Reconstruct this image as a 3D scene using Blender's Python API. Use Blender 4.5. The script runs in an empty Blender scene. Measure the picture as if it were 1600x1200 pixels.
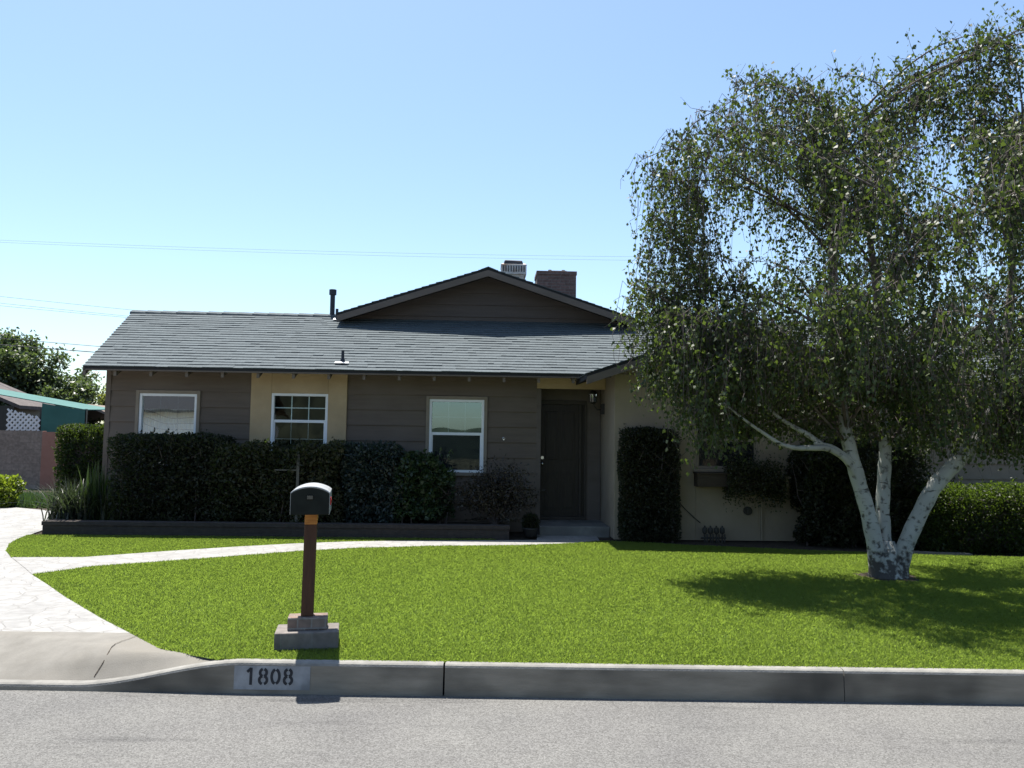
import bpy, bmesh, math, random
import numpy as np
from mathutils import Vector, Matrix

random.seed(7)
RNG = np.random.default_rng(11)
C = bpy.context.scene.collection
SC = bpy.context.scene

# ------------------------------------------------------------------ camera
cam_d = bpy.data.cameras.new('camera')
cam_d.sensor_width = 36.0
cam_d.lens = 36.0 * 1256 / 1600
cam_d.clip_start = 0.05
cam_d.clip_end = 3000
cam = bpy.data.objects.new('camera', cam_d)
C.objects.link(cam)
cam.matrix_world = (Matrix.Translation((0, 0, 1.75))
                    @ Matrix.Rotation(math.radians(94.0), 4, 'X')
                    @ Matrix.Rotation(0.014, 4, 'Z'))
SC.camera = cam

# ------------------------------------------------------------------ light
SUN_TO = Vector((-0.15, 0.31, 1.0)).normalized()      # direction towards the sun
SUN_EL = math.asin(SUN_TO.z)
SUN_AZ = math.atan2(SUN_TO.x, SUN_TO.y)               # clockwise from +Y
w = bpy.data.worlds.new('World')
SC.world = w
w.use_nodes = True
wn = w.node_tree
bg = wn.nodes['Background']
sky = wn.nodes.new('ShaderNodeTexSky')
sky.sky_type = 'NISHITA'
sky.sun_disc = False
sky.sun_elevation = SUN_EL
sky.sun_rotation = SUN_AZ
sky.altitude = 100
sky.air_density = 1.0
sky.dust_density = 1.0
sky.ozone_density = 1.0
tint = wn.nodes.new('ShaderNodeMix')
tint.data_type = 'RGBA'
tint.blend_type = 'MULTIPLY'
tint.inputs[0].default_value = 1.0
tint.inputs[7].default_value = (0.95, 1.015, 1.03, 1)
wn.links.new(sky.outputs[0], tint.inputs[6])
wn.links.new(tint.outputs[2], bg.inputs['Color'])
bg.inputs['Strength'].default_value = 0.085
sun_d = bpy.data.lights.new('sun', 'SUN')
sun_d.energy = 5.0
sun_d.angle = math.radians(0.55)
sun_d.color = (1.0, 0.955, 0.88)
sun = bpy.data.objects.new('sun', sun_d)
C.objects.link(sun)
sun.rotation_euler = SUN_TO.to_track_quat('Z', 'Y').to_euler()
SC.view_settings.view_transform = 'Standard'
SC.view_settings.look = 'None'
SC.view_settings.gamma = 1.0
SC.view_settings.exposure = 1.3

# ------------------------------------------------------------------ helpers
HA = math.radians(2.0)
HO = Vector((0, 13.8, 0))
HX = Vector((math.cos(HA), math.sin(HA), 0))
HY = Vector((-math.sin(HA), math.cos(HA), 0))


def HP(x, y, z=0.0):
    return HO + HX * x + HY * y + Vector((0, 0, z))


class MB:
    def __init__(s):
        s.v, s.f, s.m = [], [], []

    def quad(s, pts, m=0):
        n = len(s.v)
        s.v += [tuple(p) for p in pts]
        s.f.append(tuple(range(n, n + len(pts))))
        s.m.append(m)

    def hexa(s, p, m=0):
        """eight corners: bottom four counter-clockwise, then top four"""
        n = len(s.v)
        s.v += [tuple(q) for q in p]
        for f in ((3, 2, 1, 0), (4, 5, 6, 7), (0, 1, 5, 4), (1, 2, 6, 5), (2, 3, 7, 6), (3, 0, 4, 7)):
            s.f.append(tuple(n + i for i in f))
            s.m.append(m)

    def box(s, x0, x1, y0, y1, z0, z1, m=0):
        s.hexa([(x0, y0, z0), (x1, y0, z0), (x1, y1, z0), (x0, y1, z0),
                (x0, y0, z1), (x1, y0, z1), (x1, y1, z1), (x0, y1, z1)], m)

    def prism(s, poly, a, b, axis='y', m=0):
        """2-D polygon extruded along an axis from a to b"""
        def P(u, v, t):
            return {'y': (u, t, v), 'x': (t, u, v), 'z': (u, v, t)}[axis]
        n, k = len(s.v), len(poly)
        s.v += [P(u, v, a) for u, v in poly] + [P(u, v, b) for u, v in poly]
        s.f.append(tuple(range(n, n + k))); s.m.append(m)
        s.f.append(tuple(range(n + 2 * k - 1, n + k - 1, -1))); s.m.append(m)
        for i in range(k):
            j = (i + 1) % k
            s.f.append((n + i, n + k + i, n + k + j, n + j)); s.m.append(m)

    def tube(s, pts, rad, n=8, m=0, cap=True):
        pts = [Vector(p) for p in pts]
        if not hasattr(rad, '__len__'):
            rad = [rad] * len(pts)
        base = len(s.v)
        prev = None
        for i, p in enumerate(pts):
            t = (pts[min(i + 1, len(pts) - 1)] - pts[max(i - 1, 0)]).normalized()
            if prev is None:
                a = Vector((0, 0, 1)) if abs(t.z) < 0.9 else Vector((1, 0, 0))
                u = t.cross(a).normalized()
            else:
                u = (prev - t * prev.dot(t)).normalized()
            prev = u
            v = t.cross(u)
            for k in range(n):
                an = 2 * math.pi * k / n
                s.v.append(tuple(p + (u * math.cos(an) + v * math.sin(an)) * rad[i]))
        for i in range(len(pts) - 1):
            for k in range(n):
                a = base + i * n + k
                b = base + i * n + (k + 1) % n
                s.f.append((a, b, b + n, a + n)); s.m.append(m)
        if cap:
            s.f.append(tuple(base + k for k in range(n - 1, -1, -1))); s.m.append(m)
            e = base + (len(pts) - 1) * n
            s.f.append(tuple(e + k for k in range(n))); s.m.append(m)

    def build(s, name, mats, parent=None, smooth=False, bevel=0, loc=None, rot=0):
        me = bpy.data.meshes.new(name)
        me.from_pydata(s.v, [], s.f)
        if not isinstance(mats, (list, tuple)):
            mats = [mats]
        for mm in mats:
            me.materials.append(mm)
        me.polygons.foreach_set('material_index', s.m)
        if smooth:
            me.polygons.foreach_set('use_smooth', [True] * len(s.f))
        me.validate()
        bm = bmesh.new(); bm.from_mesh(me)
        bmesh.ops.recalc_face_normals(bm, faces=bm.faces)
        bm.to_mesh(me); bm.free()
        o = bpy.data.objects.new(name, me)
        C.objects.link(o)
        if parent:
            o.parent = parent
        if loc is not None:
            o.location = loc
        o.rotation_euler.z = rot
        if bevel:
            b = o.modifiers.new('bevel', 'BEVEL')
            b.width = bevel; b.segments = 2; b.limit_method = 'ANGLE'
        return o


def np_mesh(name, verts, faces, mats, parent=None, mat_idx=None, smooth=False):
    """verts (N,3), faces (M,k)"""
    me = bpy.data.meshes.new(name)
    k = faces.shape[1]
    me.vertices.add(len(verts))
    me.vertices.foreach_set('co', np.ascontiguousarray(verts, dtype=np.float32).ravel())
    me.loops.add(faces.size)
    me.loops.foreach_set('vertex_index', np.ascontiguousarray(faces, dtype=np.int32).ravel())
    me.polygons.add(len(faces))
    me.polygons.foreach_set('loop_start', np.arange(0, faces.size, k, dtype=np.int32))
    me.polygons.foreach_set('loop_total', np.full(len(faces), k, dtype=np.int32))
    if not isinstance(mats, (list, tuple)):
        mats = [mats]
    for mm in mats:
        me.materials.append(mm)
    if mat_idx is not None:
        me.polygons.foreach_set('material_index', mat_idx.astype(np.int32))
    if smooth:
        me.polygons.foreach_set('use_smooth', np.ones(len(faces), dtype=bool))
    me.update(calc_edges=True)
    o = bpy.data.objects.new(name, me)
    C.objects.link(o)
    if parent:
        o.parent = parent
    return o


def tag(o, label=None, cat=None, group=None, kind=None):
    if label: o['label'] = label
    if cat: o['category'] = cat
    if group: o['group'] = group
    if kind: o['kind'] = kind
    return o


def thing(name, label, cat, loc=(0, 0, 0), rot=0, group=None):
    o = bpy.data.objects.new(name, None)
    C.objects.link(o)
    o.empty_display_size = 0.1
    o.location = loc
    o.rotation_euler.z = rot
    return tag(o, label, cat, group)


def struct(o):
    o['kind'] = 'structure'
    return o


# ------------------------------------------------------------------ materials
def new_mat(name):
    m = bpy.data.materials.new(name)
    m.use_nodes = True
    nt = m.node_tree
    return m, nt, nt.nodes['Principled BSDF']


def mat(name, c1, c2=None, scale=6, rough=0.8, bump=0.0, bscale=None, stretch=(1, 1, 1), spec=0.3,
        detail=6, coat=0, metallic=0, island=0.0, c3=None, c3scale=0.6):
    m, nt, b = new_mat(name)
    L = nt.links.new
    tc = nt.nodes.new('ShaderNodeTexCoord')
    mp = nt.nodes.new('ShaderNodeMapping')
    mp.inputs['Scale'].default_value = stretch
    L(tc.outputs['Object'], mp.inputs[0])
    col = None
    if c2 is not None:
        nz = nt.nodes.new('ShaderNodeTexNoise')
        nz.inputs['Scale'].default_value = scale
        nz.inputs['Detail'].default_value = detail
        nz.inputs['Roughness'].default_value = 0.65
        L(mp.outputs[0], nz.inputs[0])
        rp = nt.nodes.new('ShaderNodeValToRGB')
        rp.color_ramp.elements[0].position = 0.32
        rp.color_ramp.elements[1].position = 0.68
        rp.color_ramp.elements[0].color = (*c1, 1)
        rp.color_ramp.elements[1].color = (*c2, 1)
        L(nz.outputs[0], rp.inputs[0])
        col = rp.outputs[0]
        if c3 is not None:
            n3 = nt.nodes.new('ShaderNodeTexNoise')
            n3.inputs['Scale'].default_value = c3scale
            n3.inputs['Detail'].default_value = 3
            L(tc.outputs['Object'], n3.inputs[0])
            r3 = nt.nodes.new('ShaderNodeValToRGB')
            r3.color_ramp.elements[0].position = 0.45
            r3.color_ramp.elements[1].position = 0.7
            L(n3.outputs[0], r3.inputs[0])
            mx = nt.nodes.new('ShaderNodeMix'); mx.data_type = 'RGBA'
            L(r3.outputs[0], mx.inputs[0]); L(col, mx.inputs[6])
            mx.inputs[7].default_value = (*c3, 1)
            col = mx.outputs[2]
        if island:
            g = nt.nodes.new('ShaderNodeNewGeometry')
            mr = nt.nodes.new('ShaderNodeMapRange')
            mr.inputs[3].default_value = 1 - island
            mr.inputs[4].default_value = 1 + island
            L(g.outputs['Random Per Island'], mr.inputs[0])
            mu = nt.nodes.new('ShaderNodeVectorMath'); mu.operation = 'SCALE'
            L(col, mu.inputs[0]); L(mr.outputs[0], mu.inputs['Scale'])
            col = mu.outputs[0]
        L(col, b.inputs['Base Color'])
    else:
        b.inputs['Base Color'].default_value = (*c1, 1)
    b.inputs['Roughness'].default_value = rough
    b.inputs['Specular IOR Level'].default_value = spec
    b.inputs['Metallic'].default_value = metallic
    b.inputs['Coat Weight'].default_value = coat
    b.inputs['Coat Roughness'].default_value = 0.32
    if bump:
        nb = nt.nodes.new('ShaderNodeTexNoise')
        nb.inputs['Scale'].default_value = bscale or scale * 4
        nb.inputs['Detail'].default_value = 8
        L(mp.outputs[0], nb.inputs[0])
        bp = nt.nodes.new('ShaderNodeBump')
        bp.inputs['Strength'].default_value = 1.0
        bp.inputs['Distance'].default_value = bump
        L(nb.outputs[0], bp.inputs['Height'])
        L(bp.outputs[0], b.inputs['Normal'])
    return m


def leaf_mat(name, c1, c2, trans=(0.12, 0.2, 0.02), tw=0.45, rough=0.4, spec=0.5, vscale=0.7, isl=0.7):
    """leaves: diffuse + translucent, colour differs from leaf to leaf and from clump to clump"""
    m, nt, b = new_mat(name)
    L = nt.links.new
    g = nt.nodes.new('ShaderNodeNewGeometry')
    tc = nt.nodes.new('ShaderNodeTexCoord')
    nz = nt.nodes.new('ShaderNodeTexNoise')
    nz.inputs['Scale'].default_value = vscale
    nz.inputs['Detail'].default_value = 4
    L(tc.outputs['Object'], nz.inputs[0])
    ad = nt.nodes.new('ShaderNodeMath'); ad.operation = 'MULTIPLY_ADD'
    L(g.outputs['Random Per Island'], ad.inputs[0])
    ad.inputs[1].default_value = isl
    sb = nt.nodes.new('ShaderNodeMath'); sb.operation = 'MULTIPLY_ADD'
    L(nz.outputs[0], sb.inputs[0]); sb.inputs[1].default_value = 1.6; sb.inputs[2].default_value = -0.65
    L(sb.outputs[0], ad.inputs[2])
    rp = nt.nodes.new('ShaderNodeValToRGB')
    rp.color_ramp.elements[0].position = 0.1
    rp.color_ramp.elements[1].position = 0.95
    rp.color_ramp.elements[0].color = (*c1, 1)
    rp.color_ramp.elements[1].color = (*c2, 1)
    L(ad.outputs[0], rp.inputs[0])
    L(rp.outputs[0], b.inputs['Base Color'])
    b.inputs['Roughness'].default_value = rough
    b.inputs['Specular IOR Level'].default_value = spec
    tr = nt.nodes.new('ShaderNodeBsdfTranslucent')
    tm = nt.nodes.new('ShaderNodeMix'); tm.data_type = 'RGBA'; tm.blend_type = 'MULTIPLY'
    tm.inputs[0].default_value = 0.0
    tm.inputs[6].default_value = (*trans, 1)
    L(tm.outputs[2], tr.inputs[0])
    mx = nt.nodes.new('ShaderNodeMixShader')
    mx.inputs[0].default_value = tw
    L(b.outputs[0], mx.inputs[1]); L(tr.outputs[0], mx.inputs[2])
    L(mx.outputs[0], nt.nodes['Material Output'].inputs[0])
    return m


def brick_mat(name, c1, c2, mortar, scale=1.0, bw=0.2, bh=0.067, bump=0.004):
    m, nt, b = new_mat(name)
    L = nt.links.new
    tc = nt.nodes.new('ShaderNodeTexCoord')
    sp = nt.nodes.new('ShaderNodeSeparateXYZ'); L(tc.outputs['Object'], sp.inputs[0])
    a = nt.nodes.new('ShaderNodeMath'); a.operation = 'ADD'
    L(sp.outputs[0], a.inputs[0]); L(sp.outputs[1], a.inputs[1])
    cb = nt.nodes.new('ShaderNodeCombineXYZ'); L(a.outputs[0], cb.inputs[0]); L(sp.outputs[2], cb.inputs[1])
    br = nt.nodes.new('ShaderNodeTexBrick')
    br.inputs['Scale'].default_value = 1.0
    br.inputs['Brick Width'].default_value = bw
    br.inputs['Row Height'].default_value = bh
    br.inputs['Mortar Size'].default_value = 0.006
    br.inputs['Color1'].default_value = (*c1, 1)
    br.inputs['Color2'].default_value = (*c2, 1)
    br.inputs['Mortar'].default_value = (*mortar, 1)
    L(cb.outputs[0], br.inputs[0])
    nz = nt.nodes.new('ShaderNodeTexNoise'); nz.inputs['Scale'].default_value = 14; nz.inputs['Detail'].default_value = 8
    L(tc.outputs['Object'], nz.inputs[0])
    mx = nt.nodes.new('ShaderNodeMix'); mx.data_type = 'RGBA'; mx.blend_type = 'OVERLAY'; mx.inputs[0].default_value = 0.6
    L(br.outputs[0], mx.inputs[6]); L(nz.outputs[0], mx.inputs[7])
    L(mx.outputs[2], b.inputs['Base Color'])
    b.inputs['Roughness'].default_value = 0.9
    bp = nt.nodes.new('ShaderNodeBump'); bp.inputs['Distance'].default_value = bump; bp.invert = True
    L(br.outputs['Fac'], bp.inputs['Height']); L(bp.outputs[0], b.inputs['Normal'])
    return m


def glass_mat(name, tint=(0.8, 0.9, 0.9), boost=1.0, wav=0.0012, refl=(1, 1, 1)):
    m, nt, b = new_mat(name)
    L = nt.links.new
    nt.nodes.remove(b)
    fr = nt.nodes.new('ShaderNodeFresnel'); fr.inputs[0].default_value = 1.75
    gl = nt.nodes.new('ShaderNodeBsdfGlossy'); gl.inputs['Roughness'].default_value = 0.015; gl.inputs['Color'].default_value = (*refl, 1)
    tp = nt.nodes.new('ShaderNodeBsdfTransparent'); tp.inputs[0].default_value = (*tint, 1)
    tc = nt.nodes.new('ShaderNodeTexCoord')
    nz = nt.nodes.new('ShaderNodeTexNoise'); nz.inputs['Scale'].default_value = 3.0; nz.inputs['Detail'].default_value = 1
    L(tc.outputs['Object'], nz.inputs[0])
    bp = nt.nodes.new('ShaderNodeBump'); bp.inputs['Distance'].default_value = wav
    L(nz.outputs[0], bp.inputs['Height']); L(bp.outputs[0], gl.inputs['Normal'])
    mu = nt.nodes.new('ShaderNodeMath'); mu.operation = 'MULTIPLY'; mu.inputs[1].default_value = boost; mu.use_clamp = True
    L(fr.outputs[0], mu.inputs[0])
    mx = nt.nodes.new('ShaderNodeMixShader')
    L(mu.outputs[0], mx.inputs[0]); L(tp.outputs[0], mx.inputs[1]); L(gl.outputs[0], mx.inputs[2])
    L(mx.outputs[0], nt.nodes['Material Output'].inputs[0])
    return m


def asphalt_mat():
    m, nt, b = new_mat('asphalt')
    L = nt.links.new
    tc = nt.nodes.new('ShaderNodeTexCoord')
    def noise(scale, detail, stretch=(1, 1, 1), rough=0.5):
        mp = nt.nodes.new('ShaderNodeMapping'); mp.inputs['Scale'].default_value = stretch
        L(tc.outputs['Object'], mp.inputs[0])
        n = nt.nodes.new('ShaderNodeTexNoise'); n.inputs['Scale'].default_value = scale; n.inputs['Detail'].default_value = detail
        n.inputs['Roughness'].default_value = rough
        L(mp.outputs[0], n.inputs[0]); return n.outputs[0]
    def ramp(src, p0, p1, c0, c1):
        r = nt.nodes.new('ShaderNodeValToRGB')
        r.color_ramp.elements[0].position = p0; r.color_ramp.elements[1].position = p1
        r.color_ramp.elements[0].color = (*c0, 1); r.color_ramp.elements[1].color = (*c1, 1)
        L(src, r.inputs[0]); return r.outputs[0]
    vo = nt.nodes.new('ShaderNodeTexVoronoi'); vo.inputs['Scale'].default_value = 120
    L(tc.outputs['Object'], vo.inputs[0])
    bw = nt.nodes.new('ShaderNodeSeparateXYZ'); L(vo.outputs['Color'], bw.inputs[0])
    col = ramp(bw.outputs[0], 0.0, 1.0, (0.088, 0.086, 0.082), (0.172, 0.169, 0.162))
    def mul(a, bb, f):
        x = nt.nodes.new('ShaderNodeMix'); x.data_type = 'RGBA'; x.blend_type = 'MULTIPLY'; x.inputs[0].default_value = f
        L(a, x.inputs[6]); L(bb, x.inputs[7]); return x.outputs[2]
    col = mul(col, ramp(noise(150, 3), .3, .7, (.55, .55, .55), (1.25, 1.25, 1.25)), .55)
    col = mul(col, ramp(noise(1.4, 4), .3, .7, (.86, .86, .87), (1.06, 1.06, 1.05)), 1)
    # dark rubber and oil streaks along the travel direction
    col = mul(col, ramp(noise(2.6, 6, (.22, 2.2, 1), .6), .57, .70, (1, 1, 1), (.66, .66, .67)), .85)
    L(col, b.inputs['Base Color'])
    b.inputs['Roughness'].default_value = 0.95
    b.inputs['Specular IOR Level'].default_value = 0.15
    bp = nt.nodes.new('ShaderNodeBump'); bp.inputs['Distance'].default_value = 0.002
    L(noise(120, 2), bp.inputs['Height']); L(bp.outputs[0], b.inputs['Normal'])
    return m


def screen_mat():
    m, nt, b = new_mat('insect_screen_mesh')
    b.inputs['Base Color'].default_value = (0.02, 0.022, 0.026, 1)
    b.inputs['Roughness'].default_value = 0.8
    b.inputs['Specular IOR Level'].default_value = 0.1
    tp = nt.nodes.new('ShaderNodeBsdfTransparent')
    mx = nt.nodes.new('ShaderNodeMixShader'); mx.inputs[0].default_value = 0.55
    nt.links.new(tp.outputs[0], mx.inputs[1]); nt.links.new(b.outputs[0], mx.inputs[2])
    nt.links.new(mx.outputs[0], nt.nodes['Material Output'].inputs[0])
    return m


M = {}
M['asphalt'] = asphalt_mat()
M['curb'] = mat('curb_concrete', (0.15, 0.146, 0.134), (0.23, 0.222, 0.203), 9, 0.9, 0.002, 90, c3=(0.12, 0.116, 0.108), c3scale=1.6)
M['curb_face'] = mat('stained_shaded_curb_face', (0.19, 0.165, 0.128), (0.275, 0.242, 0.192), 5, 0.9, 0.002, 90, stretch=(0.5, 1, 3), c3=(0.065, 0.058, 0.048), c3scale=1.3)  # stain patches; the face's shade tone is also put into the base colour
M['apron'] = mat('apron_concrete', (0.135, 0.127, 0.112), (0.185, 0.175, 0.156), 5, 0.9, 0.0015, 120, c3=(0.155, 0.143, 0.122), c3scale=1.2)
M['hill'] = mat('reflection_slope', (0.012, 0.018, 0.012), (0.045, 0.055, 0.035), 0.5, 1.0, detail=10)
M['soil'] = mat('soil', (0.02, 0.015, 0.011), (0.06, 0.045, 0.032), 12, 1.0, 0.02, 30)
M['terrain'] = mat('terrain', (0.10, 0.09, 0.05), (0.16, 0.13, 0.08), 0.3, 1.0)
M['siding'] = mat('siding_paint', (0.105, 0.081, 0.063), (0.132, 0.102, 0.080), 3.5, 0.75, 0.0012, 40, stretch=(0.4, 1, 4), c3=(0.14, 0.112, 0.09), c3scale=0.9)
M['gable'] = mat('gable_paint', (0.088, 0.071, 0.062), (0.112, 0.091, 0.08), 3.5, 0.8, 0.0012, 40, stretch=(0.4, 1, 4))
M['trim'] = mat('brown_trim', (0.10, 0.08, 0.066), (0.13, 0.105, 0.088), 5, 0.7, 0.001, 50, stretch=(0.3, 1, 1))
M['casing'] = mat('casing_paint', (0.20, 0.165, 0.125), (0.235, 0.195, 0.15), 6, 0.7)
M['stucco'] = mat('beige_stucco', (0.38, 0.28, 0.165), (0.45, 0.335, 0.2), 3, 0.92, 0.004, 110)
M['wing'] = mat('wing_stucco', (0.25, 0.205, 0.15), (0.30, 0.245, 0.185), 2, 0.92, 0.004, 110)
M['roofdeck'] = mat('roof_underlay', (0.02, 0.02, 0.022), (0.03, 0.03, 0.03), 8, 0.95)
M['shingle'] = mat('asphalt_shingle', (0.053, 0.067, 0.074), (0.092, 0.110, 0.118), 30, 0.92, 0.003, 120, island=0.08, detail=8)
M['soffit'] = mat('soffit_paint', (0.11, 0.088, 0.07), (0.14, 0.115, 0.09), 5, 0.8)
M['tail'] = mat('rafter_paint', (0.125, 0.10, 0.08), (0.155, 0.125, 0.10), 5, 0.8)
M['screen_mesh'] = screen_mat()
M['vinyl'] = mat('white_vinyl', (0.72, 0.73, 0.74), (0.8, 0.8, 0.8), 4, 0.45)
M['glass'] = glass_mat('window_glass', boost=1.3)
M['film_glass'] = glass_mat('reflective_glass', boost=2.6, wav=0.0006, refl=(0.72, 0.95, 1.0))
M['mirror_film'] = glass_mat('mirror_film_glass', boost=6.0, wav=0.0005, refl=(0.95, 1.0, 1.0))
M['grid_grey'] = mat('grey_muntin', (0.20, 0.21, 0.22), (0.25, 0.26, 0.27), 4, 0.5)
M['blind'] = mat('blind_fabric', (0.62, 0.60, 0.55), (0.72, 0.70, 0.64), 3, 0.8)
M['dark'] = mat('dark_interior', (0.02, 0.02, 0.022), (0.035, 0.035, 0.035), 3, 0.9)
M['screen'] = mat('insect_screen', (0.018, 0.019, 0.022), (0.028, 0.03, 0.034), 40, 0.6)
M['door'] = mat('dark_stained_wood', (0.022, 0.016, 0.012), (0.04, 0.029, 0.021), 6, 0.5, 0.001, 30, stretch=(6, 1, 0.5))
M['doorframe'] = mat('door_frame_paint', (0.045, 0.036, 0.028), (0.06, 0.048, 0.038), 6, 0.6)
M['bronze'] = mat('black_bronze', (0.012, 0.011, 0.01), (0.022, 0.02, 0.018), 12, 0.45, spec=0.5)
M['chrome'] = mat('brushed_metal', (0.6, 0.6, 0.58), None, rough=0.25, metallic=1)
M['black_metal'] = mat('black_vent_metal', (0.018, 0.02, 0.028), (0.03, 0.033, 0.042), 9, 0.55)
M['galv'] = mat('galvanised_flashing', (0.30, 0.31, 0.32), (0.42, 0.43, 0.44), 9, 0.6, metallic=0.3)
M['cooler'] = mat('weathered_white_metal', (0.36, 0.35, 0.35), (0.5, 0.49, 0.48), 6, 0.6, c3=(0.28, 0.18, 0.13), c3scale=5)
M['brick'] = brick_mat('chimney_brick', (0.10, 0.06, 0.053), (0.135, 0.082, 0.075), (0.13, 0.11, 0.105))
M['base_brick'] = brick_mat('pale_brick', (0.125, 0.11, 0.098), (0.165, 0.145, 0.13), (0.15, 0.14, 0.125), bw=0.22, bh=0.14)
M['red_brick'] = brick_mat('mixed_brick', (0.145, 0.095, 0.075), (0.18, 0.15, 0.125), (0.20, 0.185, 0.165), bw=0.1, bh=0.07)
M['planter'] = brick_mat('planter_brick', (0.032, 0.024, 0.02), (0.042, 0.032, 0.027), (0.038, 0.033, 0.03), bw=0.2, bh=0.07)
M['block'] = brick_mat('grey_block', (0.215, 0.162, 0.128), (0.25, 0.19, 0.152), (0.195, 0.15, 0.12), bw=0.4, bh=0.2, bump=0.002)
M['pink'] = mat('salmon_block', (0.29, 0.14, 0.10), (0.34, 0.17, 0.125), 5, 0.9, 0.003, 60)
M['boxmetal'] = mat('mailbox_enamel', (0.009, 0.011, 0.009), (0.015, 0.018, 0.015), 10, 0.3, spec=0.6, coat=1.0)
M['doormetal'] = mat('mailbox_door_enamel', (0.007, 0.009, 0.007), (0.012, 0.015, 0.012), 10, 0.6, spec=0.15)
M['boxbody'] = mat('pale_glare_box_metal', (0.26, 0.27, 0.27), (0.36, 0.37, 0.37), 10, 0.4, spec=0.5, metallic=0.2)  # sun glare on the box top painted in as pale metal
M['red'] = mat('red_flag', (0.45, 0.02, 0.02), (0.5, 0.03, 0.03), 5, 0.5)
M['post'] = mat('stained_post_wood', (0.04, 0.017, 0.009), (0.075, 0.031, 0.015), 7, 0.55, 0.0015, 30, stretch=(5, 5, 0.5))
M['bracket'] = mat('orange_bracket_wood', (0.32, 0.13, 0.03), (0.48, 0.22, 0.06), 9, 0.7, 0.001, 30, stretch=(1, 1, 5))  # lighter and more orange than the post
M['numpaint'] = mat('number_panel_paint', (0.24, 0.245, 0.25), (0.33, 0.335, 0.34), 9, 0.85, c3=(0.19, 0.19, 0.19), c3scale=7)
M['numblack'] = mat('number_black_paint', (0.02, 0.02, 0.022), (0.04, 0.04, 0.045), 30, 0.8)
M['awning'] = mat('green_tarp', (0.022, 0.092, 0.08), (0.035, 0.122, 0.107), 2, 0.7)
M['lattice'] = mat('white_lattice', (0.5, 0.52, 0.54), (0.62, 0.64, 0.65), 6, 0.7)
M['farroof'] = mat('grey_comp_roof', (0.07, 0.06, 0.058), (0.11, 0.095, 0.09), 8, 0.95)
M['tanroof'] = mat('tan_comp_roof', (0.15, 0.12, 0.10), (0.20, 0.165, 0.14), 8, 0.95)
M['farwall'] = mat('pale_wall', (0.35, 0.32, 0.30), (0.42, 0.39, 0.36), 3, 0.9)
M['wire'] = mat('cable_rubber', (0.05, 0.05, 0.055), None, rough=0.8)
M['pvc'] = mat('valve_plastic', (0.03, 0.028, 0.025), (0.05, 0.045, 0.04), 9, 0.6)
M['box_wood'] = mat('window_box_wood', (0.035, 0.025, 0.018), (0.055, 0.04, 0.03), 7, 0.7, stretch=(0.5, 1, 5))
M['grey_wood'] = mat('weathered_grey_wood', (0.075, 0.07, 0.06), (0.12, 0.11, 0.095), 7, 0.9, stretch=(5, 5, 0.5))
M['pot'] = mat('dark_glazed_pot', (0.015, 0.014, 0.013), (0.03, 0.028, 0.026), 5, 0.5)
M['twig'] = mat('twig_bark', (0.06, 0.045, 0.04), (0.11, 0.085, 0.08), 9, 0.8)
M['birch_branch'] = mat('grey_birch_branch', (0.07, 0.055, 0.048), (0.16, 0.135, 0.12), 9, 0.85, 0.004, 40)
M['bark'] = mat('brown_bark', (0.06, 0.045, 0.03), (0.12, 0.09, 0.065), 9, 0.9, 0.01, 25)

M['hedge'] = leaf_mat('dark_hedge_leaf', (0.012, 0.014, 0.008), (0.040, 0.042, 0.024), (0.06, 0.10, 0.02), 0.3, 0.5, 0.25)
M['hedge_olive'] = leaf_mat('olive_hedge_leaf', (0.02, 0.028, 0.012), (0.062, 0.057, 0.034), (0.08, 0.12, 0.02), 0.3, 0.5, 0.25)
M['hedge_flare'] = leaf_mat('flare_tinted_shrub_leaf', (0.018, 0.027, 0.024), (0.042, 0.06, 0.054), (0.06, 0.11, 0.05), 0.3, 0.45)  # leaf colour shifted to blue to carry the lens flare veil
M['shrub_green'] = leaf_mat('mid_green_shrub_leaf', (0.016, 0.03, 0.012), (0.05, 0.08, 0.034), (0.08, 0.15, 0.03), 0.35, 0.4)
M['bronze_leaf'] = leaf_mat('bronze_shrub_leaf', (0.02, 0.018, 0.014), (0.06, 0.05, 0.035), (0.07, 0.06, 0.03), 0.3, 0.45)
M['column_leaf'] = leaf_mat('column_hedge_leaf', (0.012, 0.018, 0.008), (0.052, 0.048, 0.032), (0.05, 0.08, 0.02), 0.3, 0.55, 0.25)
M['bright_hedge'] = leaf_mat('clipped_hedge_leaf', (0.012, 0.020, 0.006), (0.040, 0.058, 0.014), (0.13, 0.21, 0.02), 0.3, 0.5, 0.25)
M['cypress'] = leaf_mat('cypress_leaf', (0.012, 0.026, 0.008), (0.030, 0.048, 0.013), (0.10, 0.16, 0.015), 0.25, 0.6, 0.2)
M['birch_leaf'] = leaf_mat('birch_leaf', (0.020, 0.034, 0.016), (0.085, 0.105, 0.048), (0.10, 0.15, 0.022), 0.36, 0.5, 0.25)
M['tree_leaf'] = leaf_mat('broad_tree_leaf', (0.035, 0.05, 0.024), (0.10, 0.13, 0.06), (0.12, 0.18, 0.04), 0.35, 0.45, vscale=0.3)
M['tree_leaf2'] = leaf_mat('pale_tree_leaf', (0.07, 0.085, 0.02), (0.17, 0.18, 0.05), (0.24, 0.28, 0.05), 0.4, 0.45, vscale=0.3)
M['strap'] = leaf_mat('strap_leaf', (0.02, 0.036, 0.010), (0.055, 0.088, 0.022), (0.08, 0.14, 0.02), 0.4, 0.4)
M['strap_pale'] = leaf_mat('pale_strap_leaf', (0.014, 0.02, 0.012), (0.06, 0.07, 0.05), (0.04, 0.06, 0.02), 0.35, 0.35)
M['lime'] = leaf_mat('lime_leaf', (0.07, 0.10, 0.01), (0.15, 0.20, 0.02), (0.22, 0.30, 0.02), 0.45, 0.45)
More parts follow.
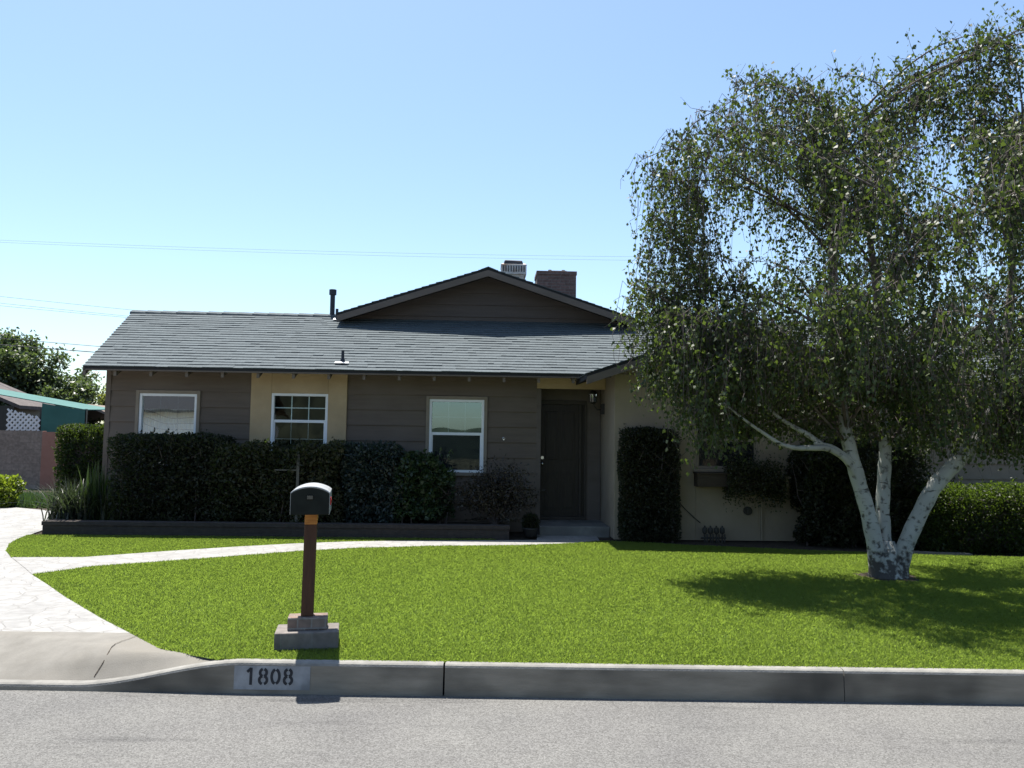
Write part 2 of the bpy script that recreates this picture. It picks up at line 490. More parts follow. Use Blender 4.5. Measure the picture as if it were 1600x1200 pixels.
M['grass'] = leaf_mat('lawn_grass_blade', (0.112, 0.15, 0.03), (0.18, 0.22, 0.056), (0.27, 0.385, 0.052), 0.5, 0.55, 0.2, vscale=0.5, isl=0.42)
M['thatch'] = mat('lawn_thatch', (0.055, 0.09, 0.013), (0.085, 0.125, 0.022), 40, 1.0)


def flagstone_mat():
    m, nt, b = new_mat('stamped_flagstone')
    L = nt.links.new
    tc = nt.nodes.new('ShaderNodeTexCoord')
    nz0 = nt.nodes.new('ShaderNodeTexNoise'); nz0.inputs['Scale'].default_value = 2.5; nz0.inputs['Detail'].default_value = 3
    L(tc.outputs['Object'], nz0.inputs[0])
    ds = nt.nodes.new('ShaderNodeVectorMath'); ds.operation = 'MULTIPLY_ADD'
    L(nz0.outputs['Color'], ds.inputs[0]); ds.inputs[1].default_value = (0.28, 0.28, 0)
    L(tc.outputs['Object'], ds.inputs[2])
    vo = nt.nodes.new('ShaderNodeTexVoronoi'); vo.feature = 'DISTANCE_TO_EDGE'; vo.inputs['Scale'].default_value = 4.6
    vo2 = nt.nodes.new('ShaderNodeTexVoronoi'); vo2.inputs['Scale'].default_value = 4.6
    L(ds.outputs[0], vo.inputs[0]); L(ds.outputs[0], vo2.inputs[0])
    rp = nt.nodes.new('ShaderNodeValToRGB')
    rp.color_ramp.elements[0].position = 0.0; rp.color_ramp.elements[1].position = 0.03
    L(vo.outputs[0], rp.inputs[0])
    nz = nt.nodes.new('ShaderNodeTexNoise'); nz.inputs['Scale'].default_value = 9; nz.inputs['Detail'].default_value = 8
    L(tc.outputs['Object'], nz.inputs[0])
    r2 = nt.nodes.new('ShaderNodeValToRGB')
    r2.color_ramp.elements[0].color = (0.20, 0.195, 0.187, 1); r2.color_ramp.elements[1].color = (0.27, 0.265, 0.255, 1)
    r2.color_ramp.elements[0].position = 0.3; r2.color_ramp.elements[1].position = 0.7
    L(nz.outputs[0], r2.inputs[0])
    mt = nt.nodes.new('ShaderNodeMix'); mt.data_type = 'RGBA'; mt.blend_type = 'MULTIPLY'; mt.inputs[0].default_value = 0.17
    bw = nt.nodes.new('ShaderNodeSeparateXYZ'); L(vo2.outputs['Color'], bw.inputs[0])
    L(r2.outputs[0], mt.inputs[6]); L(bw.outputs[0], mt.inputs[7])
    mx = nt.nodes.new('ShaderNodeMix'); mx.data_type = 'RGBA'
    L(rp.outputs[0], mx.inputs[0]); mx.inputs[6].default_value = (0.165, 0.158, 0.147, 1); L(mt.outputs[2], mx.inputs[7])
    L(mx.outputs[2], b.inputs['Base Color'])
    b.inputs['Roughness'].default_value = 0.8
    bp = nt.nodes.new('ShaderNodeBump'); bp.inputs['Distance'].default_value = 0.0035
    L(rp.outputs[0], bp.inputs['Height']); L(bp.outputs[0], b.inputs['Normal'])
    return m


M['flag'] = flagstone_mat()


def birch_mat():
    m, nt, b = new_mat('birch_bark')
    L = nt.links.new
    tc = nt.nodes.new('ShaderNodeTexCoord')
    mp = nt.nodes.new('ShaderNodeMapping'); mp.inputs['Scale'].default_value = (5, 5, 22)
    L(tc.outputs['Object'], mp.inputs[0])
    nz = nt.nodes.new('ShaderNodeTexNoise'); nz.inputs['Scale'].default_value = 1; nz.inputs['Detail'].default_value = 5
    nz.inputs['Roughness'].default_value = 0.7
    L(mp.outputs[0], nz.inputs[0])
    r1 = nt.nodes.new('ShaderNodeValToRGB')
    r1.color_ramp.elements[0].position = 0.33; r1.color_ramp.elements[1].position = 0.40
    L(nz.outputs[0], r1.inputs[0])
    # rough black patches, many near the root
    n2 = nt.nodes.new('ShaderNodeTexNoise'); n2.inputs['Scale'].default_value = 16; n2.inputs['Detail'].default_value = 8
    L(tc.outputs['Object'], n2.inputs[0])
    sp = nt.nodes.new('ShaderNodeSeparateXYZ'); L(tc.outputs['Object'], sp.inputs[0])
    mr = nt.nodes.new('ShaderNodeMapRange'); mr.inputs[1].default_value = 0.0; mr.inputs[2].default_value = 0.5
    mr.inputs[3].default_value = -0.23; mr.inputs[4].default_value = 0.05
    L(sp.outputs[2], mr.inputs[0])
    ad = nt.nodes.new('ShaderNodeMath'); L(n2.outputs[0], ad.inputs[0]); L(mr.outputs[0], ad.inputs[1])
    r2 = nt.nodes.new('ShaderNodeValToRGB')
    r2.color_ramp.elements[0].position = 0.32; r2.color_ramp.elements[1].position = 0.47
    L(ad.outputs[0], r2.inputs[0])
    mn = nt.nodes.new('ShaderNodeMath'); mn.operation = 'MINIMUM'
    L(r1.outputs[0], mn.inputs[0]); L(r2.outputs[0], mn.inputs[1])
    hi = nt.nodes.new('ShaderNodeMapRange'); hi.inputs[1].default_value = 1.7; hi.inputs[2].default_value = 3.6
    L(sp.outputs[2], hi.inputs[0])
    n3 = nt.nodes.new('ShaderNodeTexNoise'); n3.inputs['Scale'].default_value = 4
    L(tc.outputs['Object'], n3.inputs[0])
    r3 = nt.nodes.new('ShaderNodeValToRGB')
    r3.color_ramp.elements[0].color = (0.24, 0.245, 0.225, 1); r3.color_ramp.elements[1].color = (0.42, 0.43, 0.40, 1)
    L(n3.outputs[0], r3.inputs[0])
    mx = nt.nodes.new('ShaderNodeMix'); mx.data_type = 'RGBA'
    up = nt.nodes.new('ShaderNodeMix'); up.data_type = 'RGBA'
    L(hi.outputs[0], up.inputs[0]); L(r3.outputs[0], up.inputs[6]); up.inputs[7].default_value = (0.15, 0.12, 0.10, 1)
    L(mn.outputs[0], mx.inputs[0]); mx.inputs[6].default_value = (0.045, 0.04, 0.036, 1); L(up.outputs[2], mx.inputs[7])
    L(mx.outputs[2], b.inputs['Base Color'])
    b.inputs['Roughness'].default_value = 0.7
    bp = nt.nodes.new('ShaderNodeBump'); bp.inputs['Distance'].default_value = 0.012
    L(mn.outputs[0], bp.inputs['Height']); L(bp.outputs[0], b.inputs['Normal'])
    return m


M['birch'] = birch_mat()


# ------------------------------------------------------------------ foliage helpers
def leaves(centers, tipdir, length, width, fold=0.25):
    """rhombic leaves, folded a little along the midrib -> verts, quads"""
    n = len(centers)
    t = tipdir / (np.linalg.norm(tipdir, axis=1, keepdims=True) + 1e-9)
    r = RNG.normal(size=(n, 3))
    s = np.cross(t, r); s /= np.linalg.norm(s, axis=1, keepdims=True) + 1e-9
    u = np.cross(s, t)
    ln = np.asarray(length).reshape(-1, 1) * np.ones((n, 1))
    wd = np.asarray(width).reshape(-1, 1) * np.ones((n, 1))
    base = centers - t * ln * 0.5
    tip = centers + t * ln * 0.5 - u * ln * 0.08
    mid = centers - t * ln * 0.1
    a = mid + s * wd * 0.5 + u * wd * fold
    b = mid - s * wd * 0.5 + u * wd * fold
    v = np.stack([base, a, tip, b], 1).reshape(-1, 3)
    f = np.arange(n * 4).reshape(-1, 4)
    return v, f


def rand_dirs(n, up=0.0):
    d = RNG.normal(size=(n, 3))
    d /= np.linalg.norm(d, axis=1, keepdims=True)
    d[:, 2] += up
    return d


def vnoise(p, scale, seed=0):
    """cheap smooth noise from summed sines, about -1..1"""
    r = np.random.default_rng(seed)
    o = np.zeros(len(p))
    for k in range(5):
        d = r.normal(size=3); d /= np.linalg.norm(d)
        o += np.sin((p @ d) * scale * (0.7 + 0.35 * k) + r.uniform(0, 6.28))
    return o / 3.0


def hedge_block(name, label, cat, x0, x1, y0, y1, z0, z1, material, n, size, frame='house', rag=0.06,
                group=None, stems=True, topmat=None, round_=0.12, hollow=0.25, core=False, shoots=1.0):
    """clipped shrub: leaves fill the outer shell of a lumpy block, twigs and stems inside"""
    if frame == 'house':
        root = thing(name, label, cat, HP((x0 + x1) / 2, (y0 + y1) / 2, z0), HA, group)
    else:
        root = thing(name, label, cat, ((x0 + x1) / 2, (y0 + y1) / 2, z0), 0, group)
    hx, hy, hz = (x1 - x0) / 2, (y1 - y0) / 2, (z1 - z0)
    c = []
    seed = random.randint(0, 9999)
    tot = 0
    while tot < n:
        p = RNG.uniform(-1, 1, size=(n * 2, 3)) * np.array([hx, hy, hz / 2]) * 1.12
        q = np.abs(p) - np.array([hx, hy, hz / 2]) + round_
        d = np.linalg.norm(np.maximum(q, 0), axis=1) + np.minimum(q.max(1), 0) - round_
        d = d + vnoise(p, 5.5, seed) * rag + vnoise(p, 14, seed + 1) * rag * 0.5
        keep = (d < 0.0) & ((d > -hollow) | (RNG.uniform(size=len(d)) < 0.15))
        # gaps between clumps
        keep &= ~((vnoise(p, 9, seed + 2) > 0.95) & (d > -0.10))
        p = p[keep]
        c.append(p); tot += len(p)
    p = np.concatenate(c)[:n]
    out = p / np.array([hx, hy, hz / 2])
    dirs = out * 0.6 + rand_dirs(len(p), 0.15)
    P0 = p + np.array([0, 0, hz / 2])
    SZ = RNG.uniform(0.55, 1.4, n) * size
    sh_b = MB()
    for i in range(int(shoots * (x1 - x0) * 14)):
        st_ = np.array([random.uniform(-hx, hx) * .95, random.choice((-hy * .95, random.uniform(-hy, hy))), 0])
        st_[2] = hz * random.uniform(.35, .97) if st_[1] < -hy * .9 else hz * .95
        d_ = np.array([random.gauss(0, .35), -.6 if st_[1] < -hy * .9 else random.gauss(0, .3), random.uniform(.5, 1.1)])
        d_ = d_ / np.linalg.norm(d_) * random.uniform(.07, .2)
        sh_b.tube([tuple(st_ - d_ * .5), tuple(st_ + d_ * .5), tuple(st_ + d_)], [.003, .002, .001], 3)
        q = st_ + d_ * RNG.uniform(.1, 1.05, (9, 1)) + RNG.normal(size=(9, 3)) * .014
        P0 = np.concatenate([P0, q]); dirs = np.concatenate([dirs, d_ / np.linalg.norm(d_) + RNG.normal(size=(9, 3)) * .6]); SZ = np.concatenate([SZ, RNG.uniform(.6, 1.2, 9) * size])
    v, f = leaves(P0, dirs, SZ, SZ * RNG.uniform(0.42, 0.7, len(SZ)))
    np_mesh('foliage', v, f, material, root)
    if stems:
        b = sh_b
        k = max(4, int((x1 - x0) * 7))
        for i in range(k):
            x = random.uniform(-hx, hx) * 0.85; y = random.uniform(-hy, hy) * 0.6
            pts = [(x, y, -0.02)]
            for j in range(1, 6):
                pts.append((x + random.uniform(-.09, .09) * j * 0.6, y + random.uniform(-.06, .06) * j * .6, hz * 0.16 * j))
            b.tube(pts, [0.014, 0.012, 0.010, 0.008, 0.006, 0.004], 5)
        # twigs
        for i in range(k * 10):
            x = random.uniform(-hx, hx) * 0.85; y = random.uniform(-hy, hy) * 0.8; z = random.uniform(0.1, 0.85) * hz
            dx, dy, dz = random.uniform(-.2, .2), random.uniform(-.2, .2), random.uniform(0, .2)
            b.tube([(x, y, z), (x + dx * .5, y + dy * .5, z + dz * .6), (x + dx, y + dy, z + dz)], [.005, .004, .002], 3)
        if core:  # unseen solid block added to stop sun passing through the hedge
            b.hexa([(-hx * .7, -hy * .6, .1), (hx * .7, -hy * .6, .1), (hx * .7, hy * .6, .1), (-hx * .7, hy * .6, .1), (-hx * .75, -hy * .65, hz - .22), (hx * .75, -hy * .65, hz - .22), (hx * .75, hy * .65, hz - .22), (-hx * .75, hy * .65, hz - .22)])
        b.build('stems', M['twig'], root)
    return root


def broad_tree(name, label, loc, blobs, material, nleaf, size, trunk_h, group=None, cat='tree'):
    root = thing(name, label, cat, loc, 0, group)
    b = MB()
    b.tube([(0, 0, -0.2), (0.1, 0, trunk_h * .5), (0, 0.1, trunk_h)], [.28, .22, .17], 8)
    P = []
    tw = sum(r ** 2 for *_, r in blobs)
    for (x, y, z, r) in blobs:
        b.tube([(0, 0.1, trunk_h * .9), (x * .5, y * .5, (z + trunk_h) * .5), (x, y, z)], [.12, .08, .03], 6)
        k = int(nleaf * r * r / tw)
        # several small clumps on the blob
        ncl = 26
        cd = rand_dirs(ncl, 0.2)
        cc = np.array([x, y, z]) + cd * r * RNG.uniform(0.45, 1.0, (ncl, 1)) * np.array([1, 1, .85])
        which = RNG.integers(0, ncl, k)
        P.append(cc[which] + RNG.normal(size=(k, 3)) * r * 0.17)
        for q in cc:
            b.tube([(x, y, z), tuple((np.array([x, y, z]) + q) / 2 + np.array([0, 0, .05])), tuple(q)], [.03, .02, .008], 4)
    b.build('trunk', M['bark'], root)
    P = np.concatenate(P)
    v, f = leaves(P, rand_dirs(len(P), -0.3), RNG.uniform(.7, 1.3, len(P)) * size, RNG.uniform(.45, .7, len(P)) * size)
    np_mesh('crown', v, f, material, root)
    return root


def strap_plant(name, label, loc, n, h, spread, material, rot=0, width=0.022, cat='plant', arch=0.5, flowers=0, group=None):
    root = thing(name, label, cat, loc, rot, group)
    V, F = [], []
    for i in range(n):
        az = random.uniform(0, 2 * math.pi)
        lean = abs(random.gauss(0.0, 1.0)) * spread * 0.6
        ln = h * random.uniform(0.6, 1.12)
        bx, by = random.gauss(0, .10) * (1 + spread), random.gauss(0, .07)
        dx, dy = math.cos(az), math.sin(az)
        sx, sy = -dy, dx
        nseg = 6
        base = len(V)
        for s in range(nseg + 1):
            t = s / nseg
            out = lean * (t ** 1.6) + 0.02 * t
            z = ln * (t - arch * lean * 0.9 * t ** 3)
            wd = width * (1 - t ** 2.2) * 0.5 + 0.001
            V.append((bx + dx * out - sx * wd, by + dy * out - sy * wd, z + 0.004))
            V.append((bx + dx * out + sx * wd, by + dy * out + sy * wd, z + 0.004))
        for s in range(nseg):
            a = base + 2 * s
            F.append((a, a + 1, a + 3, a + 2))
    np_mesh('leaf_blades', np.array(V), np.array(F), material, root)
    return root


# ------------------------------------------------------------------ ground, road, kerb
def poly_sheet(name, pts, z, m, holes=None):
    b = MB()
    b.quad([(x, y, z) for x, y in pts])
    o = b.build(name, m)
    return struct(o)


b = MB(); b.quad([(-900, -900, -0.06), (900, -900, -0.06), (900, 900, -0.06), (-900, 900, -0.06)])
struct(b.build('ground', M['terrain']))
b = MB(); b.box(-70, 70, -7.0, 5.66, -0.05, 0.0)
struct(b.build('road', M['asphalt']))

KY0, KY1 = 5.63, 5.712          # kerb front and back
KH = 0.21


def kerb_h(x):
    """kerb height: dips to a lip along the driveway"""
    if x >= -1.85: return KH
    if x <= -2.95: return 0.045
    t = (x + 2.95) / 1.10
    t = t * t * (3 - 2 * t) * 0.75 + t * 0.25
    return 0.045 + (KH - 0.045) * t


def kerb(name, xs):
    b = MB()
    prof = lambda h: [(KY0 - 0.012, -0.04), (KY0, h - 0.022), (KY0 + 0.006, h - 0.008), (KY0 + 0.022, h), (KY1, h), (KY1, -0.04)]
    rings = []
    for x in xs:
        n = len(b.v)
        b.v += [(x, y, z) for y, z in prof(kerb_h(x))]
        rings.append(n)
    k = 6
    for r0, r1 in zip(rings, rings[1:]):
        for i in range(k):
            j = (i + 1) % k
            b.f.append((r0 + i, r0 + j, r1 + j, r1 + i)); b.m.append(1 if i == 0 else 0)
    b.f.append(tuple(rings[0] + i for i in range(k))); b.m.append(0)
    b.f.append(tuple(rings[-1] + i for i in range(k - 1, -1, -1))); b.m.append(0)
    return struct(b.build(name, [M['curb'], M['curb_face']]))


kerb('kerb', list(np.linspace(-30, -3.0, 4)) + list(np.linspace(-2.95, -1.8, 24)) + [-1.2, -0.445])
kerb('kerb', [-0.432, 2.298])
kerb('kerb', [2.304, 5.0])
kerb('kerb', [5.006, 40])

# raised lot behind the kerb
b = MB(); b.quad([(-70, 5.705, 0.03), (70, 5.705, 0.03), (70, 6.6, 0.185), (-70, 6.6, 0.185)])
b.quad([(-70, 6.6, 0.185), (70, 6.6, 0.185), (70, 70, 0.185), (-70, 70, 0.185)])
b.quad([(-1.9, 5.705, 0.185), (70, 5.705, 0.185), (70, 6.6, 0.187), (-2.9, 6.6, 0.187)])
struct(b.build('lot_ground', M['soil']))

# apron: slopes from the lip up to the drive
lawn_edge = [(-1.98, 5.715), (-2.52, 5.95), (-2.94, 6.39), (-3.43, 6.90), (-4.26, 7.82), (-4.75, 8.40), (-5.24, 8.96)]
b = MB()


def apron_right(y):
    for (xa, ya), (xb, yb) in zip(lawn_edge, lawn_edge[1:]):
        if ya <= y <= yb:
            return xa + (xb - xa) * (y - ya) / (yb - ya)
    return -1.98


EDGE_S = [(xa + (xb - xa) * i / 12, ya + (yb - ya) * i / 12) for (xa, ya), (xb, yb) in zip(lawn_edge, lawn_edge[1:3]) for i in range(13)]
ny, nx = 16, 60
grid = []
for j in range(ny + 1):
    y = 5.716 + (6.42 - 5.716) * j / ny
    xr = apron_right(max(y, 5.721))
    row = []
    for i in range(nx + 1):
        s = i / nx
        x = -9.0 + (xr + 9.0) * (1 - (1 - s) ** 1.8)
        t = j / ny
        lip = kerb_h(x) - 0.006
        dl = min(math.hypot(x - px_, y - py_) for px_, py_ in EDGE_S)
        e = max(0.0, 1 - dl / 1.1) ** 1.4
        z = lip + (0.203 - lip) * max(t, min(1.0, t + e * min(1.0, t * 5)))
        row.append(len(b.v)); b.v.append((x, y, z))
    grid.append(row)
for j in range(ny):
    for i in range(nx):
        b.f.append((grid[j][i], grid[j][i + 1], grid[j + 1][i + 1], grid[j + 1][i])); b.m.append(0)
struct(b.build('driveway_apron', M['apron'], smooth=True))
# control joint in the apron
b = MB()
for i in range(8):
    t0, t1 = i / 8, (i + 1) / 8
    def jp(t):
        x = -2.885 + 0.02 * math.sin(t * 9) ; y = 5.735 + t * 0.66
        lip = kerb_h(x) - 0.006
        dl = min(math.hypot(x - px_, y - py_) for px_, py_ in EDGE_S)
        tt = (y - 5.716) / 0.704
        return x, y, lip + (0.203 - lip) * min(1.0, tt + max(0.0, 1 - dl / 1.1) ** 1.4 * min(1.0, tt * 5)) + 0.006
    a, c = jp(t0), jp(t1)
    b.quad([(a[0] - .003, a[1], a[2]), (a[0] + .003, a[1], a[2]), (c[0] + .003, c[1], c[2]), (c[0] - .003, c[1], c[2])])
struct(b.build('apron_joint', M['soil']))


def house_line_y(x, yl):
    """world y of house-local line y=yl at world x"""
    return HO.y + (x + math.sin(HA) * yl) * math.tan(HA) + yl * math.cos(HA)


PLY = -1.12       # planter front, house-local
up_lawn_left = [(-6.22, 10.17), (-6.62, 10.70), (-6.97, 11.33), (-7.20, 11.9), (-7.33, 12.35)]
path_top = [(-6.22, 10.17), (-5.37, 10.26), (-4.6, 10.88), (-3.76, 11.47), (-3.1, 11.86), (-2.4, 12.15), (-1.6, 12.36), (-0.4, 12.52), (0.42, 12.64)]
path_bot = [(-5.24, 8.96), (-4.88, 9.56), (-3.97, 10.20), (-2.85, 11.06), (-2.13, 11.44), (-1.2, 11.74), (0.03, 11.96), (0.85, 12.24), (1.40, 12.62)]
drive = ([(-22, 6.42), (-2.965, 6.42)] + [(-3.43, 6.90), (-4.26, 7.82), (-4.75, 8.40), (-5.24, 8.96)] +
         [(-5.55, 9.35)] + up_lawn_left + [(-7.55, 13.2), (-7.7, 14.2), (-9.0, 16.2), (-10.4, 17.0), (-22, 16.6)])
poly_sheet('driveway', drive, 0.203, M['flag'])
walk = path_bot + [(1.42, 13.5), (0.45, 13.4)] + path_top[::-1] + [(-5.55, 9.35)]
poly_sheet('walkway', walk, 0.207, M['flag'])

lawn_main = [(-2.02, 5.705)] + lawn_edge[1:] + path_bot[1:] + [(1.6, 12.62), (2.6, 12.30), (4.0, 11.95), (6.0, 11.55), (9.5, 11.3), (11, 11), (11, 5.705)]
lawn_up = up_lawn_left + [(-7.2, house_line_y(-7.2, PLY)), (-0.2, house_line_y(-0.2, PLY))] + path_top[1:-1][::-1]
for nm, pl in (('lawn_soil', lawn_main), ('lawn_soil', lawn_up)):
    poly_sheet(nm, pl, 0.199, M['thatch'])


def in_poly(p, poly):
    x, y = p[:, 0], p[:, 1]
    ins = np.zeros(len(p), bool)
    k = len(poly)
    for i in range(k):
        x0, y0 = poly[i]; x1, y1 = poly[(i + 1) % k]
        cnd = ((y0 > y) != (y1 > y)) & (x < (x1 - x0) * (y - y0) / (y1 - y0 + 1e-12) + x0)
        ins ^= cnd
    return ins


def grass_on(name, poly, label, n, edge_grow=0.0):
    xs = [p[0] for p in poly]; ys = [p[1] for p in poly]
    pts = []
    tot = 0
    y0, y1 = min(ys), max(ys)
    while tot < n:
        k = n
        # denser near the camera
        y = y0 + (y1 - y0) * RNG.uniform(size=k) ** 1.25
        p = np.stack([RNG.uniform(min(xs), max(xs), k), y], 1)
        vis = np.abs(p[:, 0]) < 0.68 * p[:, 1] + 0.4
        ring = np.hypot(p[:, 0] - 4.47, p[:, 1] - 9.62) > 0.30 + 0.05 * np.sin(5 * np.arctan2(p[:, 1] - 9.62, p[:, 0] - 4.47)) + RNG.uniform(0, .06, k)
        p = p[in_poly(p, poly) & vis & ring]
        pts.append(p); tot += len(p)
    p = np.concatenate(pts)[:n]
    k = len(p)
    q3 = np.concatenate([p, np.zeros((k, 1))], 1)
    lump = vnoise(q3, 7, 3) * 0.5 + vnoise(q3, 23, 4) * 0.5
    far = np.clip((p[:, 1] - 5.8) / 6.0, 0, 1)
    h = (0.022 + 0.003 * lump) * RNG.uniform(0.65, 1.35, k)
    az = RNG.uniform(0, 2 * np.pi, k)
    lean = RNG.uniform(0.2, 1.15, k) * h
    wd = RNG.uniform(0.0035, 0.0065, k) * (1 + 0.7 * far)
    wz = RNG.uniform(0, 2 * np.pi, k)
    base = np.stack([p[:, 0], p[:, 1], np.full(k, 0.198)], 1)
    side = np.stack([np.cos(wz), np.sin(wz), np.zeros(k)], 1) * wd[:, None] * 0.5
    ld = np.stack([np.cos(az), np.sin(az), np.zeros(k)], 1)
    mid = base + ld * lean[:, None] * 0.3 + np.array([0, 0, 1]) * (h * 0.65)[:, None]
    tip = base + ld * lean[:, None] + np.array([0, 0, 1]) * (h)[:, None]
    v = np.stack([base - side, base + side, mid + side * .8, tip, mid - side * .8], 1).reshape(-1, 3)
    f = np.arange(k * 5).reshape(-1, 5)
    o = np_mesh(name, v, f, M['grass'])
    tag(o, label, 'grass', kind='stuff')
    return o


grass_on('lawn_grass', lawn_main, 'bright green front lawn between the curb and the walkway', 620000)
grass_on('lawn_grass', lawn_up, 'small strip of green lawn between the walkway and the planter wall', 80000)

# ------------------------------------------------------------------ house
house = thing('ranch_house', 'single storey brown and beige ranch house with grey shingle roof', 'house', HO, HA)
Z0 = 0.20
WX0, WX1 = -6.84, 9.6


def lap_siding(name, x0, x1, z0, z1, y, m, openings=(), pitch=0.262, phase=2.235, parent=house, clip=None):
    """horizontal lap boards, each tilted out at its lower edge; cut round the openings"""
    b = MB()
    zs = []
    z = phase
    while z > z0: z -= pitch
    while z < z1 + pitch:
        zs.append(z); z += pitch
    for za in zs:
        zb = za + pitch
        lo, hi = max(za, z0), min(zb, z1)
        if hi - lo < 0.005: continue
        cuts = sorted({lo, hi} | {c for o in openings for c in (o[2], o[3]) if lo < c < hi})
        for ca, cb in zip(cuts, cuts[1:]):
            zm = (ca + cb) / 2
            xa0, xa1 = (x0, x1)
            spans = [(xa0, xa1)]
            for (ox0, ox1, oz0, oz1) in openings:
                if oz0 < zm < oz1:
                    ns = []
                    for s0, s1 in spans:
                        if ox1 <= s0 or ox0 >= s1: ns.append((s0, s1)); continue
                        if ox0 > s0: ns.append((s0, ox0))
                        if ox1 < s1: ns.append((ox1, s1))
                    spans = ns
            for s0, s1 in spans:
                off = lambda zz: 0.004 + 0.021 * (1 - (zz - za) / pitch)
                if clip:
                    c0, c1 = clip(ca); d0, d1 = clip(cb)
                    A0, A1, B0, B1 = max(s0, c0), min(s1, c1), max(s0, d0), min(s1, d1)
                    if A1 - A0 < 0.01: continue
                    if B1 < B0: B0 = B1 = (B0 + B1) / 2
                else:
                    A0, A1, B0, B1 = s0, s1, s0, s1
                b.hexa([(A0, y - off(ca), ca), (A1, y - off(ca), ca), (A1, y + .03, ca), (A0, y + .03, ca),
                        (B0, y - off(cb), cb), (B1, y - off(cb), cb), (B1, y + .03, cb), (B0, y + .03, cb)])
    return b.build(name, m, parent)


def wall_with_openings(b, x0, x1, z0, z1, y0, y1, ops, m=0):
    xs = sorted({x0, x1} | {c for o in ops for c in o[:2]})
    for xa, xb in zip(xs, xs[1:]):
        xm = (xa + xb) / 2
        zc = z0
        for o in sorted([o for o in ops if o[0] < xm < o[1]], key=lambda o: o[2]):
            if o[2] > zc: b.box(xa, xb, y0, y1, zc, o[2], m)
            zc = o[3]
        if zc < z1: b.box(xa, xb, y0, y1, zc, z1, m)


W1 = (-6.285, -5.325, 1.22, 2.455)
W2 = (-4.075, -3.125, 1.40, 2.49)
W3 = (-1.405, -0.47, 1.19, 2.432)
W4 = (2.93, 3.95, 1.34, 2.25)
WT = 2.86
s1 = lap_siding('siding_wall', WX0, -4.425, Z0, 2.83, 0, M['siding'], [W1])
s2 = lap_siding('siding_wall', -2.805, 0.43, Z0, 2.83, 0, M['siding'], [W3])
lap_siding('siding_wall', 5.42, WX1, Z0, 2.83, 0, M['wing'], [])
b = MB(); wall_with_openings(b, -4.425, -2.805, Z0, 2.845, -0.05, 0.08, [W2])
b.build('stucco_panel', M['stucco'], house, bevel=0.008)
# body behind the cladding
b = MB()
wall_with_openings(b, WX0 + .02, 0.44, Z0, 2.86, 0.032, 0.12, [W1, W2, W3])
b.box(WX0 + 0.001, WX0 + .13, 0.031, 5.0, Z0, 2.86)
b.box(WX0 + .13, WX1, 4.9, 5.0, Z0, 2.86)
b.box(WX1 - .1, WX1, 0.035, 4.9, Z0, 2.86)
b.box(5.42, WX1 - .1, 0.035, 0.12, Z0, 2.86)
# left gable end triangle
b.prism([(-0.02, 2.86), (5.0, 2.86), (2.39, 4.02)], WX0 + 0.02, WX0 + 0.1, 'x')
b.build('inner_wall', M['siding'], house)
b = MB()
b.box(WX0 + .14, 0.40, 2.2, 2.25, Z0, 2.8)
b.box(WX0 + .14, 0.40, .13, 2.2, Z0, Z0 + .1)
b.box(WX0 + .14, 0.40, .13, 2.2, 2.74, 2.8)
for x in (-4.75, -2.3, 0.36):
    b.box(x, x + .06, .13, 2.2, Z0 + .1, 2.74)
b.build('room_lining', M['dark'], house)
# corner board at the left end
b = MB(); b.box(WX0 - 0.012, WX0 + 0.07, -0.028, 0.03, Z0, 2.83)
b.build('corner_board', M['siding'], house)

# wing (front gable on the right)
GX0, GXA, GX1, GY = 1.10, 3.52, 5.94, -1.50     # rake foot left, apex, foot right, rake plane
GZ0, GZA = 2.80, 3.64
WWX0, WWX1, WWY = 1.62, 5.42, -0.957
gs = (GZA - GZ0) / (GXA - GX0)
b = MB()
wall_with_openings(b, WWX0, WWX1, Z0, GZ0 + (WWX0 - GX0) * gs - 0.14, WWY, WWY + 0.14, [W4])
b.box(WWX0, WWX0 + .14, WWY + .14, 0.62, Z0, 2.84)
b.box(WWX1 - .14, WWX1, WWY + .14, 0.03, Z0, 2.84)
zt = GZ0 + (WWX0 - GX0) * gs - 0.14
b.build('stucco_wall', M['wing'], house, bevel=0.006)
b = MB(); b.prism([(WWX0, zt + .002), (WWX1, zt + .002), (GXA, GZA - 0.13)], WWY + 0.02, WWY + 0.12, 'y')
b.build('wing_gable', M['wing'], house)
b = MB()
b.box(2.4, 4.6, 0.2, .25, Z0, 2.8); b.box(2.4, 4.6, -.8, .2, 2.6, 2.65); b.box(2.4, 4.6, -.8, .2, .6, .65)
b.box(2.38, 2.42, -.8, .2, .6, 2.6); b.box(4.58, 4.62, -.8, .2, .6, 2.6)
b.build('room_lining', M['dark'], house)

# ---- entry recess
EY = 0.50
b = MB()
b.box(0.43, 0.505, -0.02, EY, 0.36, 2.83)            # left jamb return
b.box(1.36, 1.61, EY, EY + .1, 0.36, 2.83)           # right of the door
b.box(0.505, 1.36, EY, EY + .1, 2.47, 2.83)
b.build('entry_recess', M['trim'], house)
b = MB(); b.box(0.43, 1.615, -0.03, 0.09, 2.645, 2.835)
b.build('entry_beam', M['stucco'], house, bevel=0.006)
b = MB(); b.box(0.506, 1.36, EY - .02, EY + .02, 2.40, 2.468); b.box(0.506, 0.545, EY - .02, EY + .06, 0.40, 2.40)
b.box(1.225, 1.262, EY - .02, EY + .06, 0.40, 2.40); b.box(1.32, 1.359, EY - .02, EY + .06, 0.40, 2.40)
b.box(0.506, 1.36, EY - .04, EY + .06, 0.362, 0.42)
df = b.build('door_frame', M['doorframe'], house, bevel=0.004)
b = MB(); b.box(1.262, 1.32, EY + .03, EY + .05, 0.42, 2.40)
b.build('sidelight', M['door'], df)
b = MB(); b.box(1.2, 1.36, EY + .08, EY + .1, .4, 2.42); b.build('sidelight_backing', M['dark'], df)
